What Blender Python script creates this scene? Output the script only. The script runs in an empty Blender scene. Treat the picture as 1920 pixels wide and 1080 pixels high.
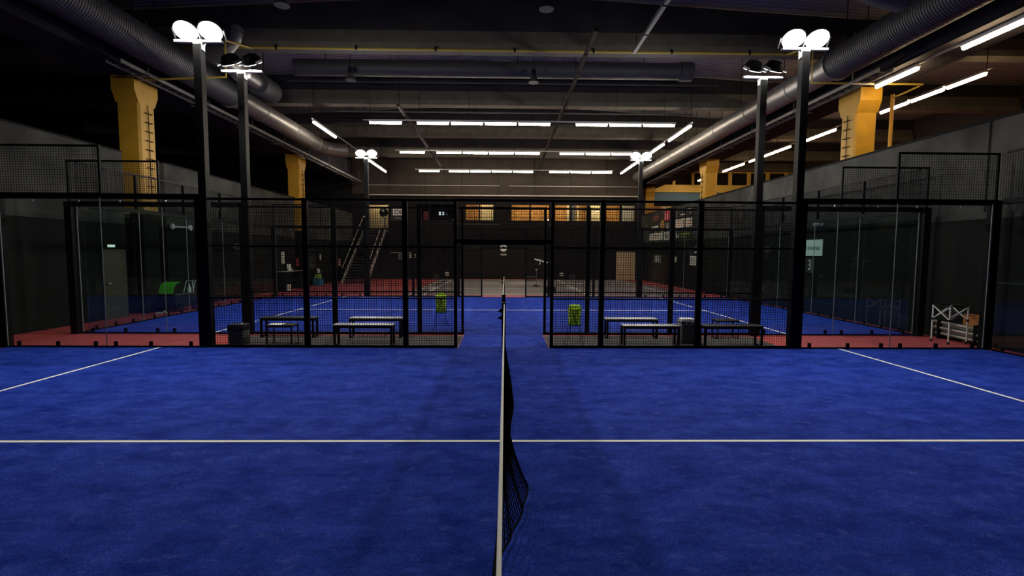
import bpy, math, random
from mathutils import Vector, Matrix
R = math.radians
PI = math.pi
random.seed(7)
sc = bpy.context.scene
col = sc.collection

# ---------------------------------------------------------------- camera, world, exposure
cam_data = bpy.data.cameras.new('camera')
cam_data.sensor_width = 36.0
cam_data.lens = 921.59 / 1920 * 36.0
cam_data.clip_start = 0.05
cam_data.clip_end = 200
cam = bpy.data.objects.new('camera', cam_data)
col.objects.link(cam)
cam.matrix_world = (Matrix.Translation((-0.0037, 0.0, 1.945)) @ Matrix.Rotation(-0.0171, 4, 'Z')
                    @ Matrix.Rotation(PI / 2 - 0.0703, 4, 'X') @ Matrix.Rotation(0.0056, 4, 'Z'))
sc.camera = cam
w = bpy.data.worlds.new('world')
sc.world = w
w.use_nodes = True
w.node_tree.nodes['Background'].inputs[0].default_value = (0.5, 0.55, 0.7, 1)
w.node_tree.nodes['Background'].inputs[1].default_value = 0.002
sc.view_settings.view_transform = 'Standard'
sc.view_settings.look = 'None'
sc.view_settings.gamma = 1.0
sc.view_settings.exposure = 0.0
sc.view_settings.use_curve_mapping = False
FLOOD_W = 180.0      # one floodlight head
TUBE = 40.0          # tube light radiance

# ---------------------------------------------------------------- materials
def new_mat(name):
    m = bpy.data.materials.new(name)
    m.use_nodes = True
    nt = m.node_tree
    return m, nt, nt.nodes['Principled BSDF']

def mat(name, c, rough=0.6, metal=0.0, var=0.0, scale=8.0, bump=0.0, bscale=40.0, spec=None):
    m, nt, b = new_mat(name)
    b.inputs['Base Color'].default_value = (*c, 1)
    b.inputs['Roughness'].default_value = rough
    b.inputs['Metallic'].default_value = metal
    if spec is not None:
        b.inputs['Specular IOR Level'].default_value = spec
    if var or bump:
        tc = nt.nodes.new('ShaderNodeTexCoord')
    if var:
        n = nt.nodes.new('ShaderNodeTexNoise')
        n.inputs['Scale'].default_value = scale
        n.inputs['Detail'].default_value = 6
        nt.links.new(tc.outputs['Object'], n.inputs['Vector'])
        r = nt.nodes.new('ShaderNodeValToRGB')
        r.color_ramp.elements[0].position = 0.3
        r.color_ramp.elements[1].position = 0.7
        r.color_ramp.elements[0].color = (*[x * (1 - var) for x in c], 1)
        r.color_ramp.elements[1].color = (*[min(1, x * (1 + var)) for x in c], 1)
        nt.links.new(n.outputs['Fac'], r.inputs['Fac'])
        nt.links.new(r.outputs['Color'], b.inputs['Base Color'])
    if bump:
        n2 = nt.nodes.new('ShaderNodeTexNoise')
        n2.inputs['Scale'].default_value = bscale
        nt.links.new(tc.outputs['Object'], n2.inputs['Vector'])
        bp = nt.nodes.new('ShaderNodeBump')
        bp.inputs['Strength'].default_value = bump
        bp.inputs['Distance'].default_value = 0.02
        nt.links.new(n2.outputs['Fac'], bp.inputs['Height'])
        nt.links.new(bp.outputs['Normal'], b.inputs['Normal'])
    return m

def glow(name, c, s):
    m = bpy.data.materials.new(name)
    m.use_nodes = True
    nt = m.node_tree
    nt.nodes.remove(nt.nodes['Principled BSDF'])
    e = nt.nodes.new('ShaderNodeEmission')
    e.inputs['Color'].default_value = (*c, 1)
    e.inputs['Strength'].default_value = s
    nt.links.new(e.outputs[0], nt.nodes['Material Output'].inputs['Surface'])
    return m

def make_glass():
    m = bpy.data.materials.new('court_glass')
    m.use_nodes = True
    nt = m.node_tree
    nt.nodes.remove(nt.nodes['Principled BSDF'])
    t = nt.nodes.new('ShaderNodeBsdfTransparent')
    t.inputs['Color'].default_value = (0.86, 0.90, 0.89, 1)
    g = nt.nodes.new('ShaderNodeBsdfGlossy')
    g.inputs['Roughness'].default_value = 0.0
    g.inputs['Color'].default_value = (0.9, 0.95, 1.0, 1)
    f = nt.nodes.new('ShaderNodeFresnel')
    f.inputs['IOR'].default_value = 1.45
    mx = nt.nodes.new('ShaderNodeMixShader')
    ge = nt.nodes.new('ShaderNodeNewGeometry')
    sb = nt.nodes.new('ShaderNodeMath'); sb.operation = 'SUBTRACT'; sb.inputs[0].default_value = 1.0
    nt.links.new(ge.outputs['Backfacing'], sb.inputs[1])
    ml = nt.nodes.new('ShaderNodeMath'); ml.operation = 'MULTIPLY'
    nt.links.new(f.outputs[0], ml.inputs[0]); nt.links.new(sb.outputs[0], ml.inputs[1])
    nt.links.new(ml.outputs[0], mx.inputs[0])
    nt.links.new(t.outputs[0], mx.inputs[1])
    nt.links.new(g.outputs[0], mx.inputs[2])
    nt.links.new(mx.outputs[0], nt.nodes['Material Output'].inputs['Surface'])
    return m

def make_turf():
    m, nt, b = new_mat('blue_turf')
    tc = nt.nodes.new('ShaderNodeTexCoord')
    mp = nt.nodes.new('ShaderNodeMapping')
    mp.inputs['Scale'].default_value = (0.8, 1.3, 1)
    nt.links.new(tc.outputs['Object'], mp.inputs['Vector'])
    n1 = nt.nodes.new('ShaderNodeTexNoise'); n1.inputs['Scale'].default_value = 2.6; n1.inputs['Detail'].default_value = 9; n1.inputs['Roughness'].default_value = 0.72
    nt.links.new(mp.outputs[0], n1.inputs['Vector'])
    n2 = nt.nodes.new('ShaderNodeTexNoise'); n2.inputs['Scale'].default_value = 90; n2.inputs['Detail'].default_value = 3
    nt.links.new(tc.outputs['Object'], n2.inputs['Vector'])
    r1 = nt.nodes.new('ShaderNodeValToRGB')
    r1.color_ramp.elements[0].position = 0.38; r1.color_ramp.elements[0].color = (0.006, 0.026, 0.28, 1)
    r1.color_ramp.elements[1].position = 0.72; r1.color_ramp.elements[1].color = (0.036, 0.082, 0.54, 1)
    nt.links.new(n1.outputs['Fac'], r1.inputs['Fac'])
    r2 = nt.nodes.new('ShaderNodeValToRGB')
    r2.color_ramp.elements[0].position = 0.3; r2.color_ramp.elements[0].color = (0.32, 0.32, 0.36, 1)
    r2.color_ramp.elements[1].position = 0.75; r2.color_ramp.elements[1].color = (1.5, 1.5, 1.4, 1)
    nt.links.new(n2.outputs['Fac'], r2.inputs['Fac'])
    mx = nt.nodes.new('ShaderNodeMix'); mx.data_type = 'RGBA'; mx.blend_type = 'MULTIPLY'; mx.inputs['Factor'].default_value = 0.85
    nt.links.new(r1.outputs['Color'], mx.inputs['A']); nt.links.new(r2.outputs['Color'], mx.inputs['B'])
    n3 = nt.nodes.new('ShaderNodeTexNoise'); n3.inputs['Scale'].default_value = 7; n3.inputs['Detail'].default_value = 8; n3.inputs['Roughness'].default_value = 0.7
    nt.links.new(mp.outputs[0], n3.inputs['Vector'])
    r3 = nt.nodes.new('ShaderNodeValToRGB')
    r3.color_ramp.elements[0].position = 0.55; r3.color_ramp.elements[0].color = (0, 0, 0, 1)
    r3.color_ramp.elements[1].position = 0.80; r3.color_ramp.elements[1].color = (0.55, 0.55, 0.55, 1)
    nt.links.new(n3.outputs['Fac'], r3.inputs['Fac'])
    ms = nt.nodes.new('ShaderNodeMix'); ms.data_type = 'RGBA'
    nt.links.new(r3.outputs['Color'], ms.inputs['Factor'])
    nt.links.new(mx.outputs['Result'], ms.inputs['A']); ms.inputs['B'].default_value = (0.12, 0.17, 0.58, 1)
    nt.links.new(ms.outputs['Result'], b.inputs['Base Color'])
    b.inputs['Roughness'].default_value = 0.85
    b.inputs['Specular IOR Level'].default_value = 0.05
    bp = nt.nodes.new('ShaderNodeBump'); bp.inputs['Strength'].default_value = 0.5; bp.inputs['Distance'].default_value = 0.01
    nt.links.new(n2.outputs['Fac'], bp.inputs['Height']); nt.links.new(bp.outputs['Normal'], b.inputs['Normal'])
    return m

def make_wall():
    """raw concrete above, black paint below 2.75 m"""
    m, nt, b = new_mat('painted_concrete')
    tc = nt.nodes.new('ShaderNodeTexCoord')
    sx = nt.nodes.new('ShaderNodeSeparateXYZ')
    nt.links.new(tc.outputs['Object'], sx.inputs[0])
    n = nt.nodes.new('ShaderNodeTexNoise'); n.inputs['Scale'].default_value = 1.3; n.inputs['Detail'].default_value = 8
    nt.links.new(tc.outputs['Object'], n.inputs['Vector'])
    r = nt.nodes.new('ShaderNodeValToRGB')
    r.color_ramp.elements[0].position = 0.3; r.color_ramp.elements[0].color = (0.034, 0.035, 0.031, 1)
    r.color_ramp.elements[1].position = 0.75; r.color_ramp.elements[1].color = (0.088, 0.089, 0.079, 1)
    nt.links.new(n.outputs['Fac'], r.inputs['Fac'])
    st = nt.nodes.new('ShaderNodeMath'); st.operation = 'GREATER_THAN'; st.inputs[1].default_value = 2.75
    nt.links.new(sx.outputs['Z'], st.inputs[0])
    mx = nt.nodes.new('ShaderNodeMix'); mx.data_type = 'RGBA'
    nt.links.new(st.outputs[0], mx.inputs['Factor'])
    mx.inputs['A'].default_value = (0.0115, 0.0125, 0.011, 1)
    nt.links.new(r.outputs['Color'], mx.inputs['B'])
    nt.links.new(mx.outputs['Result'], b.inputs['Base Color'])
    b.inputs['Roughness'].default_value = 0.85
    b.inputs['Specular IOR Level'].default_value = 0.08
    return m

def make_deck():
    m, nt, b = new_mat('roof_deck')
    tc = nt.nodes.new('ShaderNodeTexCoord')
    wv = nt.nodes.new('ShaderNodeTexWave'); wv.bands_direction = 'Y'; wv.inputs['Scale'].default_value = 1.6
    nt.links.new(tc.outputs['Object'], wv.inputs['Vector'])
    bp = nt.nodes.new('ShaderNodeBump'); bp.inputs['Strength'].default_value = 0.6; bp.inputs['Distance'].default_value = 0.08
    nt.links.new(wv.outputs['Fac'], bp.inputs['Height']); nt.links.new(bp.outputs['Normal'], b.inputs['Normal'])
    b.inputs['Base Color'].default_value = (0.24, 0.23, 0.25, 1)
    b.inputs['Roughness'].default_value = 0.65
    return m

M = {
 'turf': make_turf(), 'glass': make_glass(), 'wall': make_wall(), 'deck': make_deck(),
 'red': mat('red_floor_paint', (0.37, 0.05, 0.048), 0.55, var=0.18, scale=3),
 'grey_floor': mat('grey_sport_floor', (0.15, 0.142, 0.142), 0.45, var=0.08, scale=2),
 'mat': mat('rubber_mat', (0.035, 0.033, 0.03), 0.9, var=0.3, scale=60),
 'line': mat('white_line', (0.90, 0.90, 0.82), 0.8),
 'redline': mat('red_line', (0.5, 0.06, 0.05), 0.6),
 'stripline': mat('pale_strip', (0.45, 0.40, 0.36), 0.7),
 'steel': mat('black_powder_coat', (0.006, 0.006, 0.0065), 0.5, spec=0.08),
 'wire': mat('black_wire', (0.006, 0.006, 0.007), 0.6, spec=0.1),
 'pole': mat('pole_paint', (0.0045, 0.0046, 0.005), 0.45, spec=0.12),
 'seal': mat('silicone_seal', (0.24, 0.26, 0.25), 0.5),
 'track': mat('track_brown', (0.022, 0.017, 0.014), 0.6, spec=0.1),
 'rack': mat('rack_steel', (0.16, 0.155, 0.15), 0.5, 0.5),
 'galv': mat('galvanised_steel', (0.55, 0.56, 0.57), 0.35, 0.8),
 'white': mat('white_paint', (0.75, 0.75, 0.73), 0.5),
 'duct': mat('duct_metal', (0.20, 0.19, 0.18), 0.42, 0.5, bump=0.15, bscale=6),
 'dullduct': mat('dull_duct', (0.045, 0.045, 0.05), 0.6, 0.1),
 'concrete': mat('beam_concrete', (0.12, 0.11, 0.085), 0.85, var=0.2, scale=2.5),
 'darkconc': mat('girder_concrete', (0.030, 0.028, 0.032), 0.85, spec=0.1, var=0.2, scale=2.0),
 'yellow': mat('yellow_column_paint', (0.50, 0.27, 0.018), 0.6, var=0.1, scale=3),
 'ypaint': mat('bright_yellow_paint', (0.78, 0.55, 0.12), 0.6),
 'ypipe': mat('yellow_pipe_paint', (0.50, 0.36, 0.05), 0.5),
 'black': mat('black_paint', (0.012, 0.012, 0.012), 0.8, spec=0.08),
 'backwall': mat('dark_wall_paint', (0.014, 0.0128, 0.0122), 0.85, spec=0.08, var=0.12, scale=1.2),
 'upperwall': mat('upper_wall_cladding', (0.040, 0.032, 0.026), 0.8, spec=0.1, var=0.15, scale=1.5),
 'trim': mat('pale_trim', (0.42, 0.38, 0.33), 0.6),
 'blue_band': mat('blue_cladding', (0.09, 0.20, 0.31), 0.6),
 'orange': mat('orange_timber', (0.55, 0.24, 0.05), 0.6, var=0.35, scale=5),
 'cream': mat('cream_panel', (0.62, 0.48, 0.26), 0.6),
 'tan': mat('tan_panel', (0.17, 0.135, 0.07), 0.7),
 'pale': mat('pale_grey_panel', (0.55, 0.52, 0.45), 0.6),
 'litpanel': mat('pale_yellow_panel', (0.85, 0.68, 0.36), 0.6),
 'door': mat('cream_door', (0.62, 0.47, 0.27), 0.5),
 'darkdoor': mat('dark_brown_door', (0.035, 0.027, 0.02), 0.7, spec=0.1),
 'browndoor': mat('brown_door', (0.055, 0.045, 0.022), 0.7),
 'seat_sheen': mat('bench_painted_sheen', (0.22, 0.22, 0.205), 0.35),  # same seat as the black one; reflected sheen painted in as lighter grey
 'seat_black': mat('bench_black', (0.014, 0.014, 0.014), 0.4),
 'bin': mat('bin_grey', (0.085, 0.08, 0.078), 0.6),
 'plastic_bag': mat('white_bag', (0.7, 0.7, 0.66), 0.4),
 'paper': mat('paper', (0.72, 0.71, 0.66), 0.7),
 'ball': mat('tennis_felt', (0.55, 0.78, 0.04), 0.9, var=0.15, scale=80),
 'basket': mat('green_basket_wire', (0.02, 0.12, 0.02), 0.4),
 'net': mat('net_cord', (0.005, 0.005, 0.006), 0.8, spec=0.05),
 'tape': mat('net_tape', (0.88, 0.87, 0.76), 0.7),
 'ply': mat('plywood_board', (0.42, 0.16, 0.035), 0.5, var=0.2, scale=4),
 'tubes': mat('dull_alu', (0.33, 0.30, 0.26), 0.4, 0.6),
 'green': mat('green_cover', (0.06, 0.50, 0.02), 0.5),
 'brightblue': mat('blue_bottle', (0.02, 0.16, 0.30), 0.4),
 'red_sign': mat('red_sign', (0.60, 0.06, 0.08), 0.5),
 'dim_red': mat('dull_red', (0.30, 0.06, 0.06), 0.6),
 'orange_ink': mat('orange_ink', (0.65, 0.25, 0.12), 0.6),
 'grey_ink': mat('grey_ink', (0.22, 0.22, 0.22), 0.6),
 'gold': mat('gold', (0.45, 0.27, 0.05), 0.4),
 'lime': mat('lime_ink', (0.25, 0.45, 0.04), 0.5),
 'sign_dark': mat('dark_board', (0.02, 0.02, 0.02), 0.5),
 'banner': mat('banner_vinyl', (0.78, 0.90, 0.83), 0.6, spec=0.1),
 'ink': mat('dark_ink', (0.03, 0.05, 0.05), 0.6),
 'fire': mat('extinguisher_red', (0.45, 0.04, 0.05), 0.3),
 'lens': glow('flood_lens', (1.0, 0.97, 0.86), 22.0),
 'tube': glow('tube_glow', (1.0, 0.86, 0.70), TUBE),
 'warmtube': glow('warm_tube_glow', (1.0, 0.72, 0.42), TUBE * 2.0),
 'roomtube': glow('room_tube_glow', (1.0, 0.80, 0.52), 130.0),
 'exit': glow('exit_glow', (0.85, 1.0, 0.85), 1.2),
 'screen': glow('screen_glow', (0.8, 0.9, 1.0), 1.0),
}

# ---------------------------------------------------------------- mesh helpers
class MB:
    def __init__(s):
        s.v = []; s.f = []
    def add(s, vs, fs):
        o = len(s.v)
        s.v += [tuple(p) for p in vs]
        s.f += [tuple(i + o for i in f) for f in fs]
        return s
    def box(s, x0, x1, y0, y1, z0, z1):
        return s.add([(x0,y0,z0),(x1,y0,z0),(x1,y1,z0),(x0,y1,z0),(x0,y0,z1),(x1,y0,z1),(x1,y1,z1),(x0,y1,z1)],
                     [(0,3,2,1),(4,5,6,7),(0,1,5,4),(1,2,6,5),(2,3,7,6),(3,0,4,7)])
    def bbox(s, x0, x1, y0, y1, z0, z1, b=0.01):
        """box with chamfered top and bottom rims"""
        r = []
        for z, i in ((z0, b), (z0 + b, 0), (z1 - b, 0), (z1, b)):
            r.append([(x0+i,y0+i,z),(x1-i,y0+i,z),(x1-i,y1-i,z),(x0+i,y1-i,z)])
        vs = [p for q in r for p in q]; fs = [(3,2,1,0),(12,13,14,15)]
        for k in range(3):
            for j in range(4):
                a = k*4+j; c = k*4+(j+1) % 4
                fs.append((a, c, c+4, a+4))
        return s.add(vs, fs)
    def tube(s, pts, r, n=6, caps=True, r2=None):
        pts = [Vector(p) for p in pts]
        vs = []; fs = []
        prev = None
        for i, p in enumerate(pts):
            d = (pts[min(i+1, len(pts)-1)] - pts[max(i-1, 0)]).normalized()
            if prev is None:
                a = Vector((0,0,1)) if abs(d.z) < 0.9 else Vector((1,0,0))
                u = d.cross(a).normalized()
            else:
                u = (prev - d * prev.dot(d)).normalized()
            prev = u
            v = d.cross(u)
            rr = r if r2 is None else r + (r2 - r) * i / (len(pts) - 1)
            for k in range(n):
                t = 2*PI*(k+0.5)/n
                vs.append(p + (u*math.cos(t) + v*math.sin(t)) * rr)
        for i in range(len(pts)-1):
            for k in range(n):
                a = i*n+k; b = i*n+(k+1) % n
                fs.append((a, b, b+n, a+n))
        if caps:
            fs.append(tuple(range(n-1, -1, -1)))
            fs.append(tuple(range((len(pts)-1)*n, len(pts)*n)))
        return s.add(vs, fs)
    def bar(s, a, b, w, h=None):
        """rectangular bar from a to b; w across (horizontal), h up"""
        h = h or w
        a = Vector(a); b = Vector(b); d = (b-a).normalized()
        up = Vector((0,0,1)) if abs(d.z) < 0.95 else Vector((0,1,0))
        u = d.cross(up).normalized() * (w/2); v = u.cross(d).normalized() * (h/2)
        vs = [a-u-v, a+u-v, a+u+v, a-u+v, b-u-v, b+u-v, b+u+v, b-u+v]
        return s.add(vs, [(0,1,2,3),(7,6,5,4),(0,4,5,1),(1,5,6,2),(2,6,7,3),(3,7,4,0)])
    def lathe(s, prof, n=20, c=(0,0,0), ax='z'):
        """prof: list of (radius, height)"""
        vs = []; fs = []
        for r, h in prof:
            for k in range(n):
                t = 2*PI*k/n
                p = (r*math.cos(t), r*math.sin(t), h)
                if ax == 'y': p = (p[0], p[2], -p[1])
                if ax == 'x': p = (p[2], p[0], p[1])
                vs.append((p[0]+c[0], p[1]+c[1], p[2]+c[2]))
        m = len(prof)
        for i in range(m-1):
            for k in range(n):
                a = i*n+k; b = i*n+(k+1) % n
                fs.append((a, b, b+n, a+n))
        fs.append(tuple(range(n-1, -1, -1))); fs.append(tuple(range((m-1)*n, m*n)))
        return s.add(vs, fs)
    def prism(s, poly, axis, a0, a1):
        """poly in the two other axes (cyclic order), extruded along axis"""
        def P(u, v, t):
            return {'x': (t,u,v), 'y': (u,t,v), 'z': (u,v,t)}[axis]
        n = len(poly)
        vs = [P(u,v,a0) for u,v in poly] + [P(u,v,a1) for u,v in poly]
        fs = [tuple(range(n-1,-1,-1)), tuple(range(n,2*n))] + [(i,(i+1)%n,n+(i+1)%n,n+i) for i in range(n)]
        return s.add(vs, fs)
    def grid_wires(s, o, u, v, lu, lv, pitch, t=0.0058):
        """square mesh of wires in the plane o + a*u + b*v"""
        o = Vector(o); u = Vector(u); v = Vector(v); w = u.cross(v)
        h = t/2
        def wire(p, d, e, L):
            q = []
            for a in (p, p + d*L):
                for k in ((-1,-1),(1,-1),(1,1),(-1,1)):
                    q.append(a + e*(h*k[0]) + w*(h*k[1]))
            s.add(q, [(0,4,5,1),(1,5,6,2),(2,6,7,3),(3,7,4,0)])
        nu = max(1, round(lu/pitch)); nv = max(1, round(lv/pitch))
        for i in range(nu+1): wire(o + u*(lu*i/nu), v, u, lv)
        for j in range(nv+1): wire(o + v*(lv*j/nv), u, v, lu)
        return s
    def mesh(s, name):
        me = bpy.data.meshes.new(name)
        me.from_pydata(s.v, [], s.f)
        me.validate()
        return me
    def build(s, name, m, parent=None, smooth=False, loc=None):
        me = s.mesh(name)
        o = bpy.data.objects.new(name, me)
        if smooth:
            me.polygons.foreach_set('use_smooth', [True]*len(me.polygons))
            try: me.set_sharp_from_angle(angle=R(40))
            except Exception: pass
        if m is not None: me.materials.append(m)
        col.objects.link(o)
        if parent is not None: o.parent = parent
        if loc is not None: o.location = loc
        return o

def each(mb, name, m, parent, smooth=False):
    """every connected piece of mb becomes a part of its own"""
    par = list(range(len(mb.v)))
    def find(i):
        while par[i] != i:
            par[i] = par[par[i]]; i = par[i]
        return i
    for f in mb.f:
        a = find(f[0])
        for i in f[1:]: par[find(i)] = a
    groups = {}
    for f in mb.f: groups.setdefault(find(f[0]), []).append(f)
    for fs in groups.values():
        ids = sorted({i for f in fs for i in f}); mp = {i: k for k, i in enumerate(ids)}
        q = MB(); q.v = [mb.v[i] for i in ids]; q.f = [tuple(mp[i] for i in f) for f in fs]
        q.build(name, m, parent, smooth)
def roof_z(x): return 10.65 - 0.0625*min(12, abs(x))
def tag(o, label=None, cat=None, group=None, kind=None):
    if label: o['label'] = label
    if cat: o['category'] = cat
    if group: o['group'] = group
    if kind: o['kind'] = kind
    return o
def thing(name, label, cat, loc=(0,0,0), rz=0, group=None, kind=None):
    o = bpy.data.objects.new(name, None)
    o.empty_display_size = 0.2
    col.objects.link(o)
    o.location = loc; o.rotation_euler = (0,0,rz)
    return tag(o, label, cat, group, kind)
def struct(name, label, cat, mb=None, m=None, smooth=False, loc=(0,0,0)):
    if mb is None: return thing(name, label, cat, loc, kind='structure')
    return tag(mb.build(name, m, None, smooth), label, cat, kind='structure')
def copy_tree(o, parent=None):
    c = o.copy(); col.objects.link(c)
    if parent is not None: c.parent = parent
    for ch in list(o.children): copy_tree(ch, c)
    return c
def dup(o, loc, label, rz=None):
    c = copy_tree(o)
    c.location = loc
    if rz is not None: c.rotation_euler = (0,0,rz)
    c['label'] = label
    return c
ROT = {'back': (PI/2,0,0), 'right': (PI/2,0,-PI/2), 'left': (PI/2,0,PI/2)}
def text(name, s, size, m, parent, loc, face, align='CENTER', sx=1.0):
    cu = bpy.data.curves.new(name, 'FONT')
    cu.body = s; cu.size = size; cu.align_x = align; cu.align_y = 'CENTER'; cu.extrude = 0.002
    cu.materials.append(m)
    tmp = bpy.data.objects.new(name, cu)
    col.objects.link(tmp)
    me = bpy.data.meshes.new_from_object(tmp.evaluated_get(bpy.context.evaluated_depsgraph_get()))
    me.name = name
    bpy.data.objects.remove(tmp); bpy.data.curves.remove(cu)
    me.materials.clear(); me.materials.append(m)
    o = bpy.data.objects.new(name, me)
    o.rotation_euler = ROT[face]; o.location = loc; o.scale = (sx,1,1)
    col.objects.link(o); o.parent = parent
    return o

Y1, Y2, Y3 = 9.958, 11.735, 21.735      # far side of the near court; near and far side of the second court
WL, WR, WB = -11.3, 10.4, 37.2          # inner faces of left, right and back wall

# ---------------------------------------------------------------- floor and court surfaces
struct('floor', 'red painted concrete floor of the sports hall', 'floor', MB().box(-24,24,-6,42,-0.2,0.0), M['red'])
def turf(name, y0, y1, label, lines):
    t = struct(name, label, 'artificial turf', loc=(0,0,0))
    MB().box(-10,10,y0,y1,0.0,0.008).build('turf_surface', M['turf'], t)
    for a in lines: MB().box(*a, 0.008, 0.0105).build('court_line', M['line'], t)
    return t
L1 = 0.025
yc = Y1 - 5
turf('court_turf', -0.04, Y1, 'blue artificial turf of the near padel court', [(-6.95,6.95,yc-L1,yc+L1),(-6.98,-6.93,-0.04,Y1),(6.93,6.98,-0.04,Y1)])
yc = Y2 + 5
turf('court_turf', Y2, Y3, 'blue artificial turf of the second padel court beyond the benches', [(-6.95,6.95,yc-L1,yc+L1),(-6.98,-6.93,Y2,Y3),(6.93,6.98,Y2,Y3)])
struct('turf_path', 'blue turf strip joining the two courts through their doorways', 'artificial turf',
       MB().prism([(-0.93,Y1),(0.93,Y1),(0.93,Y2),(-0.93,Y2)], 'z', 0, 0.007), M['turf'])
for s, nm in ((-1,'left'),(1,'right')):
    t = struct('floor_mat', 'dark rubber mat under the benches %s of the doorway' % nm, 'floor mat')
    x0, x1 = sorted((s*0.95, s*5.85))
    MB().box(x0,x1,Y1+0.16,Y2-0.28,0,0.006).build('rubber_sheet', M['mat'], t)
    MB().box(x0,x1,Y1+0.06,Y1+0.16,0,0.006).build('edge_strip', M['stripline'], t)
    MB().box(x0,x1,Y2-0.28,Y2-0.24,0,0.006).build('edge_strip', M['stripline'], t)
g = struct('sports_floor', 'grey marked sports floor between the second court and the back wall', 'sports floor')
MB().box(-4.7,9.0,22.75,36.3,0,0.004).build('floor_surface', M['grey_floor'], g)
for x in (-4.45,-3.75,3.95,8.25):
    MB().box(x-0.03,x+0.03,22.9,36.1,0.004,0.006).build('court_line', M['line'], g)
for y in (23.3,27.0,31.5,35.9):
    MB().box(-4.45,8.25,y-0.025,y+0.025,0.004,0.006).build('court_line', M['line'], g)
for y in (25.2,29.2,33.4):
    MB().box(-4.6,8.9,y-0.035,y+0.035,0.004,0.0055).build('court_line', M['redline'], g)

# ---------------------------------------------------------------- walls
def wall_left():
    t = struct('wall_left', 'left concrete wall, grey above and black below', 'wall')
    for a, b in ((-6,14.95),(16.75,26.95),(28.75,42)):
        MB().box(WL-0.25,WL,a,b,0,4.86).build('wall_panel', M['wall'], t)
        MB().box(WL-0.27,WL+0.02,a,b,4.86,4.9).build('coping', M['black'], t)
    for a, b in ((14.95,16.75),(26.95,28.75)):
        MB().box(WL-0.95,WL-0.75,a,b,0,4.86).build('niche_back', M['black'], t)
wall_left()
t = struct('wall_right', 'right concrete wall, grey above and black below', 'wall')
MB().box(WR,WR+0.25,-6,WB,0,4.82).build('wall_panel', M['wall'], t)
MB().box(WR-0.02,WR+0.27,-6,WB,4.82,4.87).build('coping', M['black'], t)
for y in (10.55,17.6):
    MB().box(WR-0.015,WR,y-0.02,y+0.02,2.9 if y < 12 else 3.4,4.82).build('panel_joint', M['black'], t)
struct('wall_far_left', 'dark outer wall of the unlit hall on the left', 'wall', MB().box(-24.3,-24,-6,42,0,10.8), M['black'])
struct('wall_far_right', 'outer wall of the lit hall on the right', 'wall', MB().box(24,24.3,-6,42,0,10.8), M['darkconc'])
struct('wall_front', 'dark wall behind the camera', 'wall', MB().box(-24,24,-6.3,-6,0,10.8), M['darkconc'])
# back wall with window openings
wb = struct('wall_back', 'dark back wall with a strip of internal windows', 'wall')
ZW0, ZW1 = 4.36, 5.62
holes = [(-10.15,-8.65,3.7,5.5),(-6.55,-3.72,ZW0,ZW1),(-2.92,-0.76,ZW0,ZW1),(0.5,3.45,ZW0,ZW1),(3.8,6.28,ZW0,ZW1),(6.45,7.4,ZW0,ZW1),(7.66,8.76,ZW0,ZW1),(8.87,9.98,ZW0,ZW1)]
mb = MB()
px = WL
for a, b, z0, z1 in holes:
    mb.box(px,a,WB,WB+0.25,0,6.2)
    mb.box(a,b,WB,WB+0.25,0,z0); mb.box(a,b,WB,WB+0.25,z1,6.2)
    px = b
mb.box(px,WR+0.25,WB,WB+0.25,0,6.2)
mb.build('wall_panel', M['backwall'], wb)
MB().box(-24,WL,WB,WB+0.25,0,10.8).build('side_panel', M['black'], wb)
u = MB()
for i in range(8):
    a = WL + i*(WR-WL)/8
    u.box(a+0.015,a+(WR-WL)/8-0.015,WB-0.05,WB+0.2,6.3,9.6)
u.build('cladding', M['upperwall'], wb)
MB().box(WL,WR,WB,WB+0.2,6.2,9.7).build('cladding_backing', M['black'], wb)
MB().box(-0.3,0.3,WB-0.12,WB-0.05,6.3,9.6).build('pilaster', M['upperwall'], wb)
MB().box(-10.2,10.3,WB-0.16,WB-0.02,6.2,6.28).build('ledge', M['trim'], wb)
for a, b in ((-10.2,-0.35),(0.35,10.3)):
    MB().box(a,b,WB-0.09,WB-0.05,6.95,6.98).build('thin_rail', M['trim'], wb)
    MB().box(a+3,b,WB-0.03,WB,4.1,4.13).build('thin_rail', M['grey_ink'], wb)
for i, (a, b, z0, z1) in enumerate(holes[1:]):
    t = struct('window_%d' % (i+1), 'internal window %s on the back wall' % (['with dark room and red poster, leftmost','with timber and pale panels, left of centre','with orange timber, right of centre','with orange timber and pale post','narrow with yellow panel','orange, second from right','pale, rightmost'][i]), 'window')
    f = MB()
    f.box(a,b,WB+0.02,WB+0.1,z0,z0+0.05); f.box(a,b,WB+0.02,WB+0.1,z1-0.05,z1)
    f.box(a,a+0.05,WB+0.02,WB+0.1,z0,z1); f.box(b-0.05,b,WB+0.02,WB+0.1,z0,z1)
    n = 1 if b-a < 1.5 else (3 if i == 0 else 2)
    for k in range(1,n):
        x = a+(b-a)*k/n
        f.box(x-0.05,x+0.05,WB+0.02,WB+0.1,z0,z1)
    f.box(a,b,WB+0.02,WB+0.09,z0+0.22,z0+0.27)
    f.build('window_frame', M['black'], t)
    MB().box(a,b,WB+0.05,WB+0.06,z0,z1).build('pane', M['glass'], t)
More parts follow.
